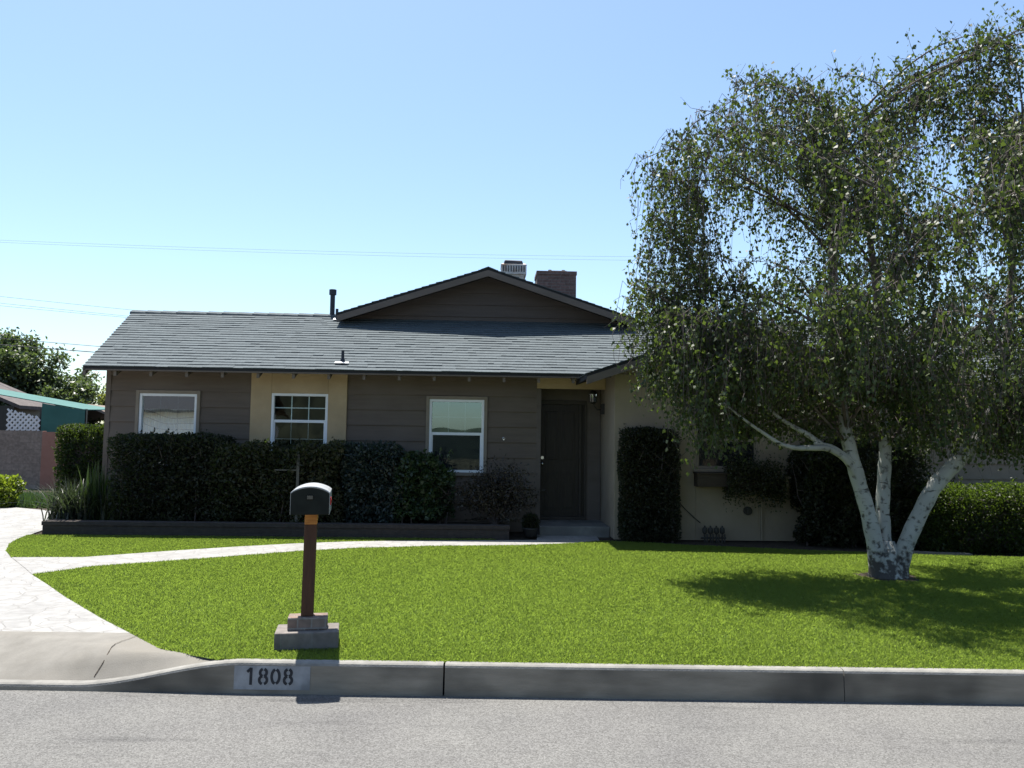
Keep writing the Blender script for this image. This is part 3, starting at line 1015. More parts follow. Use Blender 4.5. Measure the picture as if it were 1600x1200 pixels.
b = MB()
b.box(0.546, 1.224, EY + .01, EY + .05, 0.422, 2.398)
dr = b.build('front_door', M['door'], house, bevel=0.003)
b = MB()
for (xa, xb) in ((0.625, 0.855), (0.915, 1.145)):
    for (za, zb) in ((0.55, 1.18), (1.42, 2.27)):
        b.box(xa, xb, EY - .004, EY + .009, za, zb)
        b.box(xa + .03, xb - .03, EY - .012, EY - .0045, za + .03, zb - .03)
b.build('door_panel', M['door'], dr, bevel=0.006)
b = MB(); b.tube([(0.573, EY + .009, 1.345), (0.573, EY - .03, 1.345)], .014, 10); b.tube([(0.573, EY - .025, 1.345), (0.573, EY - .04, 1.345), (0.573, EY - .065, 1.345), (0.573, EY - .075, 1.345)], [.02, .03, .028, .012], 12)
b.build('door_knob', M['chrome'], dr, smooth=True)
b = MB(); b.tube([(0.573, EY + .009, 1.45), (0.573, EY - .012, 1.45)], .027, 12)
b.build('deadbolt', M['chrome'], dr)
# doorbell ornament beside the window
b = MB()
b.tube([(-0.129, -0.016, 1.80), (-0.152, -0.016, 1.775), (-0.152, -0.016, 1.745), (-0.129, -0.016, 1.72), (-0.106, -0.016, 1.745), (-0.106, -0.016, 1.775), (-0.129, -0.016, 1.80)], .006, 6)
b.tube([(-0.129, -0.008, 1.76), (-0.129, -0.03, 1.76)], .012, 8)
b.build('doorbell', M['chrome'], house)
# porch step
b = MB(); b.box(0.46, 1.615, -0.58, EY + .05, 0.15, 0.36)
b.build('porch_step', M['curb'], house, bevel=0.012)

# ---- wall lantern
b = MB(); b.box(1.555, 1.62, 0.10, 0.20, 2.22, 2.40); b.tube([(1.58, .15, 2.31), (1.50, .14, 2.30), (1.45, .14, 2.36), (1.42, .14, 2.42)], .011, 8)
ln = b.build('wall_lantern', M['bronze'], house)
b = MB()
b.tube([(1.42, .14, 2.40), (1.42, .14, 2.42), (1.42, .14, 2.43)], [.03, .06, .065], 6)
b.tube([(1.42, .14, 2.57), (1.42, .14, 2.585), (1.42, .14, 2.63), (1.42, .14, 2.66), (1.42, .14, 2.69)], [.08, .085, .04, .012, .008], 6)
for k in range(6):
    a = 2 * math.pi * k / 6
    b.tube([(1.42 + .06 * math.cos(a), .14 + .06 * math.sin(a), 2.43), (1.42 + .075 * math.cos(a), .14 + .075 * math.sin(a), 2.57)], .005, 4)
b.build('lantern_cage', M['bronze'], ln)
b = MB(); b.tube([(1.42, .14, 2.432), (1.42, .14, 2.568)], [.052, .066], 6)
b.build('lantern_glass', M['glass'], ln)


# ---- windows
def window(op, y, glass='glass', gridm='vinyl', framem='vinyl', cols=3, rows=2, meet=None, casing=True, screen=True, blind=None, lower_grid=True):
    x0, x1, z0, z1 = op
    f = 0.042
    b = MB()
    ya, yb = y - 0.012, y + 0.06
    b.box(x0, x0 + f, ya, yb, z0, z1); b.box(x1 - f, x1, ya, yb, z0, z1)
    b.box(x0 + f, x1 - f, ya, yb, z1 - f, z1); b.box(x0 + f, x1 - f, ya, yb, z0, z0 + f)
    meet = meet if meet is not None else (z0 + z1) / 2
    b.box(x0 + f, x1 - f, y + 0.006, yb, meet - .024, meet + .024)
    b.box(x0 + f, x0 + f + .022, y + .004, yb - .002, z0 + f, meet - .024)
    b.box(x1 - f - .022, x1 - f, y + .004, yb - .002, z0 + f, meet - .024)
    wn_ = b.build('window', M[framem], house, bevel=0.003)
    g = MB()
    gx0, gx1 = x0 + f, x1 - f
    def grid(za, zb, yy, t):
        for c in range(1, cols):
            xm = gx0 + (gx1 - gx0) * c / cols
            g.box(xm - t / 2, xm + t / 2, yy, yy + .008, za, zb)
        for r in range(1, rows):
            zm = za + (zb - za) * r / rows
            g.box(gx0, gx1, yy + .0021, yy + .0061, zm - t / 2, zm + t / 2)
    grid(meet + .024, z1 - f, y + .040, .015)
    if lower_grid: grid(z0 + f, meet - .024, y + .040, .008)
    g.build('muntin_grid', M[gridm], wn_)
    for (za, zb, yy) in ((meet + .024, z1 - f, y + .034), (z0 + f, meet - .024, y + .030)):
        p = MB(); p.quad([(gx0, yy, za), (gx1, yy, za), (gx1, yy, zb), (gx0, yy, zb)])
        p.build('pane', M[glass], wn_)
    if screen:
        p = MB(); p.quad([(gx0 + .022, y + .012, z0 + f), (gx1 - .022, y + .012, z0 + f), (gx1 - .022, y + .012, meet - .024), (gx0 + .022, y + .012, meet - .024)])
        p.build('insect_screen', M['screen_mesh'], wn_)
    if casing:
        c = MB(); t = 0.055
        c.box(x0 - t, x0, y - .03, y + .02, z0 - t, z1 + t); c.box(x1, x1 + t, y - .03, y + .02, z0 - t, z1 + t)
        c.box(x0, x1, y - .03, y + .02, z1, z1 + t); c.box(x0, x1, y - .04, y + .02, z0 - t, z0)
        c.build('casing', M['casing'], wn_, bevel=0.004)
    else:
        c = MB(); c.box(x0 - .04, x1 + .04, y - .085, y + .02, z0 - .05, z0)
        c.build('sill', M['casing'], wn_, bevel=0.004)
    if blind:
        # white sheer behind dark sagging strips that hint at reflected wires
        d = MB(); k = 60
        for i in range(k):
            xa, xb = gx0 + (gx1 - gx0) * i / k, gx0 + (gx1 - gx0) * (i + 1) / k
            ya, yb = (y + .125 + .012 * math.sin(q * 1.9) for q in (i, i + 1))
            d.quad([(xa, ya, blind[0]), (xb, yb, blind[0]), (xb, yb, blind[1]), (xa, ya, blind[1])])
        d.build('curtain', M['blind'], wn_)
        for q in range(5):
            d = MB(); zc = blind[1] - .02 - q * .115
            pts = [(gx0 + (gx1 - gx0) * t, y + .098 + .004 * q, zc - .10 * math.sin(math.pi * (t * .8 + .04 * q)) * (1 - .15 * q) - .06 * t + .012 * math.sin(9 * t + q)) for t in np.linspace(0, 1, 16)]
            for (a, c) in zip(pts, pts[1:]):
                d.quad([(a[0], a[1], a[2] - .007), (c[0], c[1], c[2] - .007), (c[0], c[1], c[2] + .007), (a[0], a[1], a[2] + .007)])
            d.build('wire_reflection_strip', M['twig'], wn_)
    if False:
        d = MB()
        n = int((blind[1] - blind[0]) / 0.03)
        for i in range(n):
            z = blind[0] + i * .03
            d.hexa([(gx0 + .01, y + .10, z), (gx1 - .01, y + .10, z), (gx1 - .01, y + .112, z + .004), (gx0 + .01, y + .112, z + .004),
                    (gx0 + .01, y + .106, z + .027), (gx1 - .01, y + .106, z + .027), (gx1 - .01, y + .118, z + .031), (gx0 + .01, y + .118, z + .031)])
        d.build('blind', M['blind'], wn_)
    return wn_


window(W1, -0.016, glass='mirror_film', gridm='grid_grey', lower_grid=False, rows=1, meet=1.66, screen=False, blind=(1.25, 2.20))
window(W2, -0.03, meet=2.02, casing=False, screen=False)
window(W3, -0.016, glass='film_glass', gridm='grid_grey', lower_grid=False, meet=1.845, blind=None)
window(W4, WWY + .02, framem='casing', gridm='casing', cols=2, meet=1.8, casing=False)

# ---- roof
ROOF_S = 0.45
EAVE_Y, EAVE_Z = -0.60, 2.87
RIDGE_Y = 2.40
RIDGE_Z = EAVE_Z + ROOF_S * (RIDGE_Y - EAVE_Y)


def shingle_plane(b, org, u, v, n, vlen, left, right, exp_=0.143, skip=None, seed=0):
    """courses of laminated tabs; left(v)/right(v) give the limits along u"""
    r = random.Random(seed)
    org, u, v, n = Vector(org), Vector(u).normalized(), Vector(v).normalized(), Vector(n).normalized()
    k = int(math.ceil(vlen / exp_))
    def P(a, c, h): return org + u * a + v * c + n * h
    for i in range(k):
        v0, v1 = i * exp_, min((i + 1) * exp_ + 0.03, vlen)
        vm = v0
        a = left(vm)
        e = right(vm)
        x = a
        wav = r.uniform(-.003, .003)
        while x < e - 0.01:
            wdt = r.choice((0.10, 0.14, 0.17, 0.21, 0.28, 0.33))
            x2 = min(x + wdt, e)
            if e - x2 < .05: x2 = e
            hi = r.choice((0.012, 0.013, 0.015, 0.016, 0.019)) + r.uniform(0, .0015)
            # lower edge slightly irregular
            vl = v0 + wav + r.uniform(-.004, .004)
            p = [P(x, vl, 0.001), P(x2, vl, 0.001), P(x2, v1, 0.0), P(x, v1, 0.0),
                 P(x, vl, hi), P(x2, vl, hi), P(x2, v1, 0.0012), P(x, v1, 0.0012)]
            b.hexa(p)
            x = x2


sl = math.sqrt(1 + ROOF_S ** 2)
flen = (RIDGE_Y - EAVE_Y) * sl
b = MB()
n_ = (0, -ROOF_S, 1)
T = 0.05
deck = 0.02
# underlay slabs: front with a prow at the left end, back plain
b.hexa([(-6.95, EAVE_Y + .004, EAVE_Z - T - .01), (WX1 + .4, EAVE_Y + .004, EAVE_Z - T - .01), (WX1 + .4, RIDGE_Y, RIDGE_Z - T - .01), (-7.50, RIDGE_Y, RIDGE_Z - T - .01),
        (-6.95, EAVE_Y + .004, EAVE_Z - .02), (WX1 + .4, EAVE_Y + .004, EAVE_Z - .02), (WX1 + .4, RIDGE_Y, RIDGE_Z - .02), (-7.50, RIDGE_Y, RIDGE_Z - .02)], 1)
b.hexa([(-7.50, RIDGE_Y, RIDGE_Z - T - .01), (WX1 + .4, RIDGE_Y, RIDGE_Z - T - .01), (WX1 + .4, 5.4, EAVE_Z - T - .01), (-6.95, 5.4, EAVE_Z - T - .01),
        (-7.50, RIDGE_Y, RIDGE_Z - .02), (WX1 + .4, RIDGE_Y, RIDGE_Z - .02), (WX1 + .4, 5.4, EAVE_Z - .02), (-6.95, 5.4, EAVE_Z - .02)], 1)
shingle_plane(b, (0, EAVE_Y - .01, EAVE_Z - .018), (1, 0, 0), (0, 1, ROOF_S), n_, flen,
              lambda t: -6.97 - 0.55 * t / flen, lambda t: WX1 + .4, seed=3)
# ridge caps
x = -7.52
r_ = random.Random(9)
while x < WX1 + .3:
    x2 = x + 0.30
    hh = 0.012 + r_.uniform(0, .006)
    b.hexa([(x, RIDGE_Y - .14, RIDGE_Z - .078), (x2, RIDGE_Y - .14, RIDGE_Z - .083), (x2, RIDGE_Y + .14, RIDGE_Z - .083), (x, RIDGE_Y + .14, RIDGE_Z - .078),
            (x, RIDGE_Y - .13, RIDGE_Z - .045 + hh), (x2, RIDGE_Y - .13, RIDGE_Z - .055 + hh), (x2, RIDGE_Y + .13, RIDGE_Z - .055 + hh), (x, RIDGE_Y + .13, RIDGE_Z - .045 + hh)])
    b.hexa([(x, RIDGE_Y - .13, RIDGE_Z - .046), (x2, RIDGE_Y - .13, RIDGE_Z - .056), (x2, RIDGE_Y, RIDGE_Z - .01), (x, RIDGE_Y, RIDGE_Z),
            (x, RIDGE_Y - .13, RIDGE_Z - .045 + hh), (x2, RIDGE_Y - .13, RIDGE_Z - .055 + hh), (x2, RIDGE_Y, RIDGE_Z + hh), (x, RIDGE_Y, RIDGE_Z + .01 + hh)])
    x = x2
roof = b.build('roof', [M['shingle'], M['roofdeck']], house)

# fascia, rafter tails, soffit
b = MB(); b.box(-6.96, 1.12, EAVE_Y + .005, EAVE_Y + .045, EAVE_Z - .082, EAVE_Z - .022)
b.hexa([(-6.975, EAVE_Y + .005, EAVE_Z - .165), (-6.925, EAVE_Y + .005, EAVE_Z - .165), (-7.47, RIDGE_Y, RIDGE_Z - .16), (-7.52, RIDGE_Y, RIDGE_Z - .16),
        (-6.975, EAVE_Y + .005, EAVE_Z - .021), (-6.925, EAVE_Y + .005, EAVE_Z - .021), (-7.47, RIDGE_Y, RIDGE_Z - .021), (-7.52, RIDGE_Y, RIDGE_Z - .021)])
b.build('fascia', M['trim'], house)
b = MB(); b.box(5.93, WX1 + .39, EAVE_Y + .005, EAVE_Y + .045, EAVE_Z - .082, EAVE_Z - .022)
b.build('fascia', M['trim'], house)
b = MB(); b.hexa([(-6.92, EAVE_Y + .05, EAVE_Z - .075), (1.3, EAVE_Y + .05, EAVE_Z - .075), (1.3, 0.03, EAVE_Z - .075 + ROOF_S * .58), (-6.95, 0.03, EAVE_Z - .075 + ROOF_S * .58),
                  (-6.92, EAVE_Y + .05, EAVE_Z - .065), (1.3, EAVE_Y + .05, EAVE_Z - .065), (1.3, 0.03, EAVE_Z - .065 + ROOF_S * .58), (-6.95, 0.03, EAVE_Z - .065 + ROOF_S * .58)])
b.build('soffit', M['soffit'], house)
# wall above the plate up to the soffit
b = MB(); b.box(WX0 + .001, 1.6, 0.004, 0.03, 2.831, 3.05)
b.build('frieze_board', M['siding'], house)
for i in range(14):
    x = -6.50 + i * 0.575
    b = MB()
    b.hexa([(x, EAVE_Y + .047, EAVE_Z - .165), (x + .045, EAVE_Y + .047, EAVE_Z - .165), (x + .045, 0.0, EAVE_Z - .165 + ROOF_S * .55), (x, 0.0, EAVE_Z - .165 + ROOF_S * .55),
            (x, EAVE_Y + .047, EAVE_Z - .077), (x + .045, EAVE_Y + .047, EAVE_Z - .077), (x + .045, 0.0, EAVE_Z - .077 + ROOF_S * .55), (x, 0.0, EAVE_Z - .077 + ROOF_S * .55)])
    b.build('rafter_tail', M['tail'], house)


def gable_roof(name, xc, zc, half, slope, y0, y1, seed, barge_y, thick=0.07):
    """roof whose ridge runs front to back, with barge boards along the front rakes"""
    b = MB()
    ln = half * math.sqrt(1 + slope ** 2)
    for sgn in (-1, 1):
        xe, ze = xc + sgn * half, zc - slope * half
        b.hexa([(xc, y0, zc - thick - .02), (xe, y0, ze - thick - .02), (xe, y1, ze - thick - .02), (xc, y1, zc - thick - .02),
                (xc, y0, zc - .016), (xe, y0, ze - .016), (xe, y1, ze - .016), (xc, y1, zc - .016)], 1)
        v = (-sgn, 0, slope); n = (sgn * slope, 0, 1)
        shingle_plane(b, (xe + sgn * .01, 0, ze - .014), (0, 1, 0), v, n, ln, lambda t: y0 - .015, lambda t: y1, seed=seed + sgn)
    y = y0 - 0.02
    while y < y1:
        b.prism([(xc - .15, zc - slope * .15 + .004), (xc, zc + .014), (xc + .15, zc - slope * .15 + .004), (xc + .15, zc - slope * .15 - .012), (xc, zc - .004), (xc - .15, zc - slope * .15 - .012)], y, y + .29, 'y')
        y += .29
    r = b.build(name, [M['shingle'], M['roofdeck']], house)
    for sgn in (-1, 1):
        c = MB()
        xe, ze = xc + sgn * half, zc - slope * half
        t0, t1 = .035 + .02, 0.175
        c.hexa([(xc, barge_y, zc - t1), (xe, barge_y, ze - t1), (xe, barge_y + .04, ze - t1), (xc, barge_y + .04, zc - t1),
                (xc, barge_y, zc - t0), (xe, barge_y, ze - t0), (xe, barge_y + .04, ze - t0), (xc, barge_y + .04, zc - t0)])
        c.build('barge_board', M['trim'], house)
    return r


# upper cross gable
UG_XC, UG_Z, UG_H, UG_Y = -0.435, 5.10, 2.90, 1.66
UG_S = (5.10 - 4.165) / 2.864
gable_roof('gable_roof', UG_XC, UG_Z, UG_H, UG_S, UG_Y, 9.5, 40, UG_Y - .012)
ug_wall_y = 2.20
zb = EAVE_Z + ROOF_S * (ug_wall_y - EAVE_Y) - .05
lap_siding('gable_siding', UG_XC - 2.9, UG_XC + 2.9, zb, UG_Z - .08, ug_wall_y, M['gable'], pitch=0.24, phase=4.2,
           clip=lambda z: (UG_XC - (UG_Z - .08 - z) / UG_S, UG_XC + (UG_Z - .08 - z) / UG_S))
b = MB()
b.box(UG_XC - 2.7, UG_XC + 2.7, 9.3, 9.4, Z0, 4.15)
b.box(UG_XC - 2.7, UG_XC - 2.6, 4.5, 9.3, Z0, 4.15); b.box(UG_XC + 2.6, UG_XC + 2.7, 4.5, 9.3, Z0, 4.15)
b.build('rear_wall', M['siding'], house)
# wing gable roof
gable_roof('wing_roof', GXA, GZA, GXA - GX0, gs, GY, 1.4, 60, GY - .012)

# ---- things on the roof
def roof_z(y): return EAVE_Z + ROOF_S * (y - EAVE_Y)


b = MB(); b.tube([(-3.555, 2.36, roof_z(2.36) - .06), (-3.555, 2.36, 4.63)], .048, 14)
b.tube([(-3.555, 2.36, 4.62), (-3.555, 2.36, 4.725), (-3.555, 2.36, 4.728)], [.072, .072, .06], 14)
b.build('flue_vent', M['black_metal'], house)
b = MB(); b.tube([(-3.405, 2.06, roof_z(2.06) - .03), (-3.405, 2.06, 4.29)], .028, 10)
vp = b.build('vent_pipe', M['black_metal'], house)
b = MB(); b.hexa([(-3.47, 1.99, roof_z(1.99) + .024), (-3.34, 1.99, roof_z(1.99) + .024), (-3.34, 2.12, roof_z(2.12) + .024), (-3.47, 2.12, roof_z(2.12) + .024),
                  (-3.47, 1.99, roof_z(1.99) + .03), (-3.34, 1.99, roof_z(1.99) + .03), (-3.34, 2.12, roof_z(2.12) + .03), (-3.47, 2.12, roof_z(2.12) + .03)])
b.build('flashing', M['galv'], vp)
b = MB(); b.tube([(-2.853, -.30, roof_z(-.30) - .03), (-2.853, -.30, 3.07), (-2.853, -.30, 3.075), (-2.853, -.30, 3.215)], [.052, .034, .026, .024], 12)
vp = b.build('vent_pipe', M['black_metal'], house)
b = MB(); b.hexa([(-2.97, -.40, roof_z(-.40) + .026), (-2.74, -.40, roof_z(-.40) + .026), (-2.74, -.34, roof_z(-.34) + .026), (-2.97, -.34, roof_z(-.34) + .026),
                  (-2.97, -.40, roof_z(-.40) + .032), (-2.74, -.40, roof_z(-.40) + .032), (-2.74, -.34, roof_z(-.34) + .032), (-2.97, -.34, roof_z(-.34) + .032)])
b.build('flashing', M['galv'], vp)
# brick chimney
b = MB(); b.box(0.67, 1.55, 4.0, 4.75, 3.2, 5.52); b.box(0.655, 1.565, 3.985, 4.765, 5.47, 5.555)
ch = b.build('chimney', M['brick'], house, bevel=0.006)
b = MB(); b.box(0.93, 1.35, 4.15, 4.6, 5.555, 5.60); 
b.build('chimney_crown', M['curb'], ch, bevel=.008)
for x in (0.985, 1.295):
    b = MB(); b.tube([(x, 4.37, 5.6), (x, 4.37, 5.655)], [.045, .04], 10); b.build('flue', M['red_brick'], ch)
# rooftop cooler: pale louvred box with dark cover
b = MB()
b.box(-0.14, 0.43, 4.0, 4.6, 5.47, 5.685)
b.hexa([(0.03, 4.15, 5.2), (0.33, 4.15, 5.2), (0.33, 4.45, 5.2), (0.03, 4.45, 5.2), (-0.10, 4.04, 5.469), (0.39, 4.04, 5.469), (0.39, 4.56, 5.469), (-0.10, 4.56, 5.469)])
b.hexa([(-0.15, 3.99, 5.685), (0.44, 3.99, 5.685), (0.44, 4.61, 5.685), (-0.15, 4.61, 5.685), (-0.1, 4.04, 5.72), (0.39, 4.04, 5.72), (0.39, 4.56, 5.72), (-0.1, 4.56, 5.72)])
co = b.build('roof_cooler', M['cooler'], house, bevel=0.006)
b = MB()
for i in range(9):
    x = -0.10 + i * .058
    b.box(x, x + .022, 3.992, 3.998, 5.52, 5.655)
b.build('louvre', M['bronze'], co)
b = MB(); b.hexa([(-0.09, 4.0, 5.70), (0.36, 4.0, 5.70), (0.36, 4.5, 5.70), (-0.09, 4.5, 5.70), (-0.06, 4.03, 5.795), (0.33, 4.03, 5.785), (0.33, 4.46, 5.81), (-0.06, 4.46, 5.82)])
b.build('cooler_cover', M['black_metal'], co, bevel=0.02)

# ---- small things fixed to the wing wall
b = MB(); b.tube([(3.767, WWY - .001, .677), (3.767, WWY - .03, .677)], .07, 14); b.box(3.735, 3.80, WWY - .05, WWY - .03, .63, .72)
b.build('outlet_cover', M['pvc'], house)
b = MB(); b.tube([(3.99, WWY - .025, .22), (3.99, WWY - .025, 1.2)], .014, 8)
b.build('conduit', M['wing'], house)
b = MB(); b.box(3.98, 4.40, WWY - .2, WWY - .002, 1.20, 1.235); b.box(4.0, 4.03, WWY - .17, WWY - .002, 1.08, 1.20); b.box(4.34, 4.37, WWY - .17, WWY - .002, 1.08, 1.20)
b.build('wall_shelf', M['wing'], house)
b = MB(); b.tube([(2.60, WWY - .012, .86), (2.75, WWY - .012, .70), (2.9, WWY - .012, .56), (3.0, WWY - .012, .48)], .007, 5)
b.build('wall_cable', M['pvc'], house)

# ------------------------------------------------------------------ mailbox
mb = thing('mailbox', 'dark fronted arched mailbox with top coloured pale for sun glare on a brown post and stepped brick base', 'mailbox', (-1.50, 6.12, 0.205), math.radians(11))
b = MB(); b.box(-.228, .228, -.15, .15, -0.02, .125)
b.build('base_tier', M['base_brick'], mb, bevel=0.008)
b = MB(); b.box(-.143, .143, -.08, .08, .125, .218)
b.build('base_tier', M['red_brick'], mb, bevel=0.006)
b = MB()
b.hexa([(-.052, -.045, .218), (.038, -.045, .218), (.038, .045, .218), (-.052, .045, .218),
        (-.045, -.045, .895), (.045, -.045, .895), (.045, .045, .895), (-.045, .045, .895)])
b.build('post', M['post'], mb, bevel=0.004)
b = MB(); b.hexa([(-.0455, -.048, .895), (.0455, -.048, .895), (.0455, .05, .895), (-.0455, .05, .895), (-.044, -.048, .982), (.047, -.048, .982), (.047, .2, .982), (-.044, .2, .982)])
b.build('bracket', M['bracket'], mb, bevel=0.003)
# box: flat sides, shallow arched top
def arch(wd, z0, zs, rise, n=14):
    p = [(-wd, z0), (wd, z0), (wd, zs)]
    for i in range(1, n):
        t = i / n
        p.append((wd - 2 * wd * t, zs + rise * math.sin(math.pi * t) ** 0.75))
    p.append((-wd, zs))
    return p
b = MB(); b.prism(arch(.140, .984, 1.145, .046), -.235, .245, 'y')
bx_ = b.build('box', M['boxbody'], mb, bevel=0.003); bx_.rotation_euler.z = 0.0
b = MB(); b.prism(arch(.136, .986, 1.140, .043), -.262, -.232, 'y')
dd = b.build('box_door', M['doormetal'], mb, bevel=0.004); dd.rotation_euler.z = 0.0
b = MB(); b.box(-.02, .02, -.278, -.2625, 1.10, 1.125); b.build('door_pull', M['boxmetal'], dd)
b = MB(); b.box(.1405, .147, -.16, -.02, 1.06, 1.085); b.box(.1405, .147, -.175, -.12, 1.05, 1.105)
fl_ = b.build('flag', M['red'], mb); fl_.rotation_euler.z = 0.0

# ------------------------------------------------------------------ painted kerb number
kn = thing('curb_number', 'house number 1808 stencilled in black on a pale panel on the curb', 'house number', (-1.61, KY0, 0.0))
b = MB()
fy = lambda z: -0.012 + 0.012 * (z + .04) / (KH - .022 + .04) - 0.003
b.quad([(-.262, fy(.028), .028), (.258, fy(.028), .028), (.258, fy(.185), .185), (-.262, fy(.185), .185)])
b.build('panel', M['numpaint'], kn)


def digit_strokes(ch):
    if ch == '1':
        return [[(0.015, 0), (0.015, 1)], [(-0.22, 0.78), (0.0, 0.97)]]
    def ell(cx, cy, rx, ry, a0, a1, n=9):
        return [(cx + rx * math.cos(math.radians(a0 + (a1 - a0) * i / n)), cy + ry * math.sin(math.radians(a0 + (a1 - a0) * i / n))) for i in range(n + 1)]
    if ch == '0':
        return [ell(0, .5, .25, .43, 105, 255), ell(0, .5, .25, .43, -75, 75)]
    return [ell(0, .73, .21, .22, 110, 250), ell(0, .73, .21, .22, -70, 70), ell(0, .28, .25, .24, 110, 250), ell(0, .28, .25, .24, -70, 70)]


for ch, xc in zip('1808', (-.148, -.062, .022, .108)):
    b = MB(); hh = .108; zb_ = .062; half = .0095
    for st in digit_strokes(ch):
        pts = [(xc + x * hh * 0.98, zb_ + z * hh) for x, z in st]
        for i in range(len(pts) - 1):
            (xa, za), (xb, zb2) = pts[i], pts[i + 1]
            dx, dz = xb - xa, zb2 - za
            l = math.hypot(dx, dz); nx_, nz_ = -dz / l * half, dx / l * half
            ex, ez = dx / l * .0025, dz / l * .0025
            q = [(xa + nx_ - ex, za + nz_ - ez), (xb + nx_ + ex, zb2 + nz_ + ez), (xb - nx_ + ex, zb2 - nz_ + ez), (xa - nx_ - ex, za - nz_ - ez)]
            b.quad([(x, fy(z) - .002 - .0002 * (i % 2), z) for x, z in q])
    b.build('digit', M['numblack'], kn)

# ------------------------------------------------------------------ planter and its plants
pw = thing('planter_wall', 'low brick planter wall along the front of the shaded hedges', 'planter wall', HP(-7.2, PLY, 0.18), HA)
b = MB(); b.box(0, 7.15, 0, .2, 0, .17)
b.box(0, .2, .2, .95, 0, .17)
b.build('wall', M['planter'], pw, bevel=0.005)
b = MB(); b.box(-.012, 7.16, -.012, .212, .172, .235)
b.box(-.012, .212, .214, .96, .172, .235)
b.build('coping', M['planter'], pw, bevel=0.006)
b = MB()
nx, ny = 60, 8
g = []
for j in range(ny + 1):
    row = []
    for i in range(nx + 1):
        x = -7.0 + 6.9 * i / nx; y = PLY + .19 + .9 * j / ny
        p = HP(x, y, 0.36 + random.uniform(-.02, .02)); row.append(len(b.v)); b.v.append(tuple(p))
    g.append(row)
for j in range(ny):
    for i in range(nx):
        b.f.append((g[j][i], g[j][i + 1], g[j + 1][i + 1], g[j + 1][i])); b.m.append(0)
struct(b.build('planter_soil', M['soil'], smooth=True))

hedge_block('hedge', 'tall dark clipped hedge under the left window', 'hedge', -6.40, -4.62, -0.90, -0.12, 0.36, 1.76, M['hedge'], 26000, 0.05, rag=0.05, group='shrubs along the front wall')
hedge_block('hedge', 'olive green loose hedge with grey stake under the middle window', 'hedge', -4.72, -2.68, -0.92, -0.14, 0.36, 1.63, M['hedge_olive'], 22000, 0.062, rag=0.09, group='shrubs along the front wall')
hedge_block('shrub', 'green shrub tinted blue for lens flare between the beige panel and the right window', 'shrub', -2.72, -1.75, -0.85, -0.14, 0.36, 1.64, M['hedge_flare'], 12000, 0.06, rag=0.10, group='shrubs along the front wall')
hedge_block('shrub', 'mid green leafy shrub growing in front of the right window', 'shrub', -1.85, -0.98, -0.92, -0.16, 0.36, 1.48, M['shrub_green'], 7600, 0.065, rag=0.16, group='shrubs along the front wall', round_=0.3)
# sparse shrub with bare stems
sp = thing('sparse_shrub', 'sparse bronze shrub with bare twisting stems beside the front door', 'shrub', HP(-0.28, -0.62, 0.36), HA, 'shrubs along the front wall')
b = MB(); tips = []
for i in range(22):
    az = random.uniform(0, 6.28); rr = random.uniform(.15, .62)
    tx, ty, tz = rr * math.cos(az) * 1.05, rr * math.sin(az) * .5, random.uniform(.35, .88)
    k = random.uniform(.0, .1)
    pts = [(random.uniform(-.05, .05), random.uniform(-.04, .04), -.02), (tx * .3 + k, ty * .3, tz * .35), (tx * .7, ty * .7 + k, tz * .7), (tx, ty, tz)]
    b.tube(pts, [.012, .010, .007, .003], 5); tips.append(np.array(pts[-1])); tips.append(np.array(pts[-2]))
    for j in range(3):
        q = np.array(pts[-2]) + RNG.normal(size=3) * .15 + np.array([0, 0, .08])
        b.tube([pts[-2], tuple(q)], [.004, .0015], 4); tips.append(q)
b.build('stems', M['twig'], sp)
tp = np.array(tips); n = 5200
P = tp[RNG.integers(0, len(tp), n)] + RNG.normal(size=(n, 3)) * np.array([.11, .10, .09])
P[:, 2] = np.maximum(P[:, 2], 0.1)
v, f = leaves(P, rand_dirs(n, .2), RNG.uniform(.03, .06, n), RNG.uniform(.018, .03, n))
np_mesh('foliage', v, f, M['bronze_leaf'], sp)
# stake in the hedge
st = thing('garden_stake', 'weathered grey wooden stake with crossbar standing in the olive hedge', 'stake', HP(-3.40, -0.90, .36), HA)
b = MB(); b.box(-.022, .022, -.012, .012, 0, 1.12); b.build('upright', M['grey_wood'], st, bevel=.003)
b = MB(); b.box(-.36, -.022, -.008, .006, .86, .88); b.build('crossbar', M['grey_wood'], st)
# dark ball plant in pot by the step
bp_ = thing('potted_plant', 'dark round potted shrub beside the porch step', 'potted plant', HP(0.30, -0.80, 0.207), HA)
b = MB(); b.tube([(0, 0, 0), (0, 0, .02), (0, 0, .13), (0, 0, .15)], [.09, .10, .13, .135], 16); b.build('pot', M['pot'], bp_, smooth=True)
n = 1600
d = rand_dirs(n); P = d * RNG.uniform(.5, 1, (n, 1)) * .15 + np.array([0, 0, .24])
v, f = leaves(P, d + rand_dirs(n) * .6, RNG.uniform(.03, .05, n), RNG.uniform(.016, .026, n)); np_mesh('foliage', v, f, M['column_leaf'], bp_)

# strap-leaved plants at the left end of the planter
strap_plant('strap_plant', 'pale arching strap leaved plant at the driveway end of the planter', HP(-7.02, -0.66, .36), 280, .74, .72, M['strap_pale'], HA, .020, arch=.55, group='strap leaved plants')
strap_plant('strap_plant', 'upright green sword leaved plant behind the pale arching one', HP(-6.68, -0.50, .36), 90, .92, .26, M['strap'], HA, .030, arch=.2, group='strap leaved plants')
strap_plant('strap_plant', 'small dark strap leaved clump at the foot of the tall hedge', HP(-6.30, -0.72, .36), 60, .55, .45, M['hedge_olive'], HA, .02, arch=.5, group='strap leaved plants')
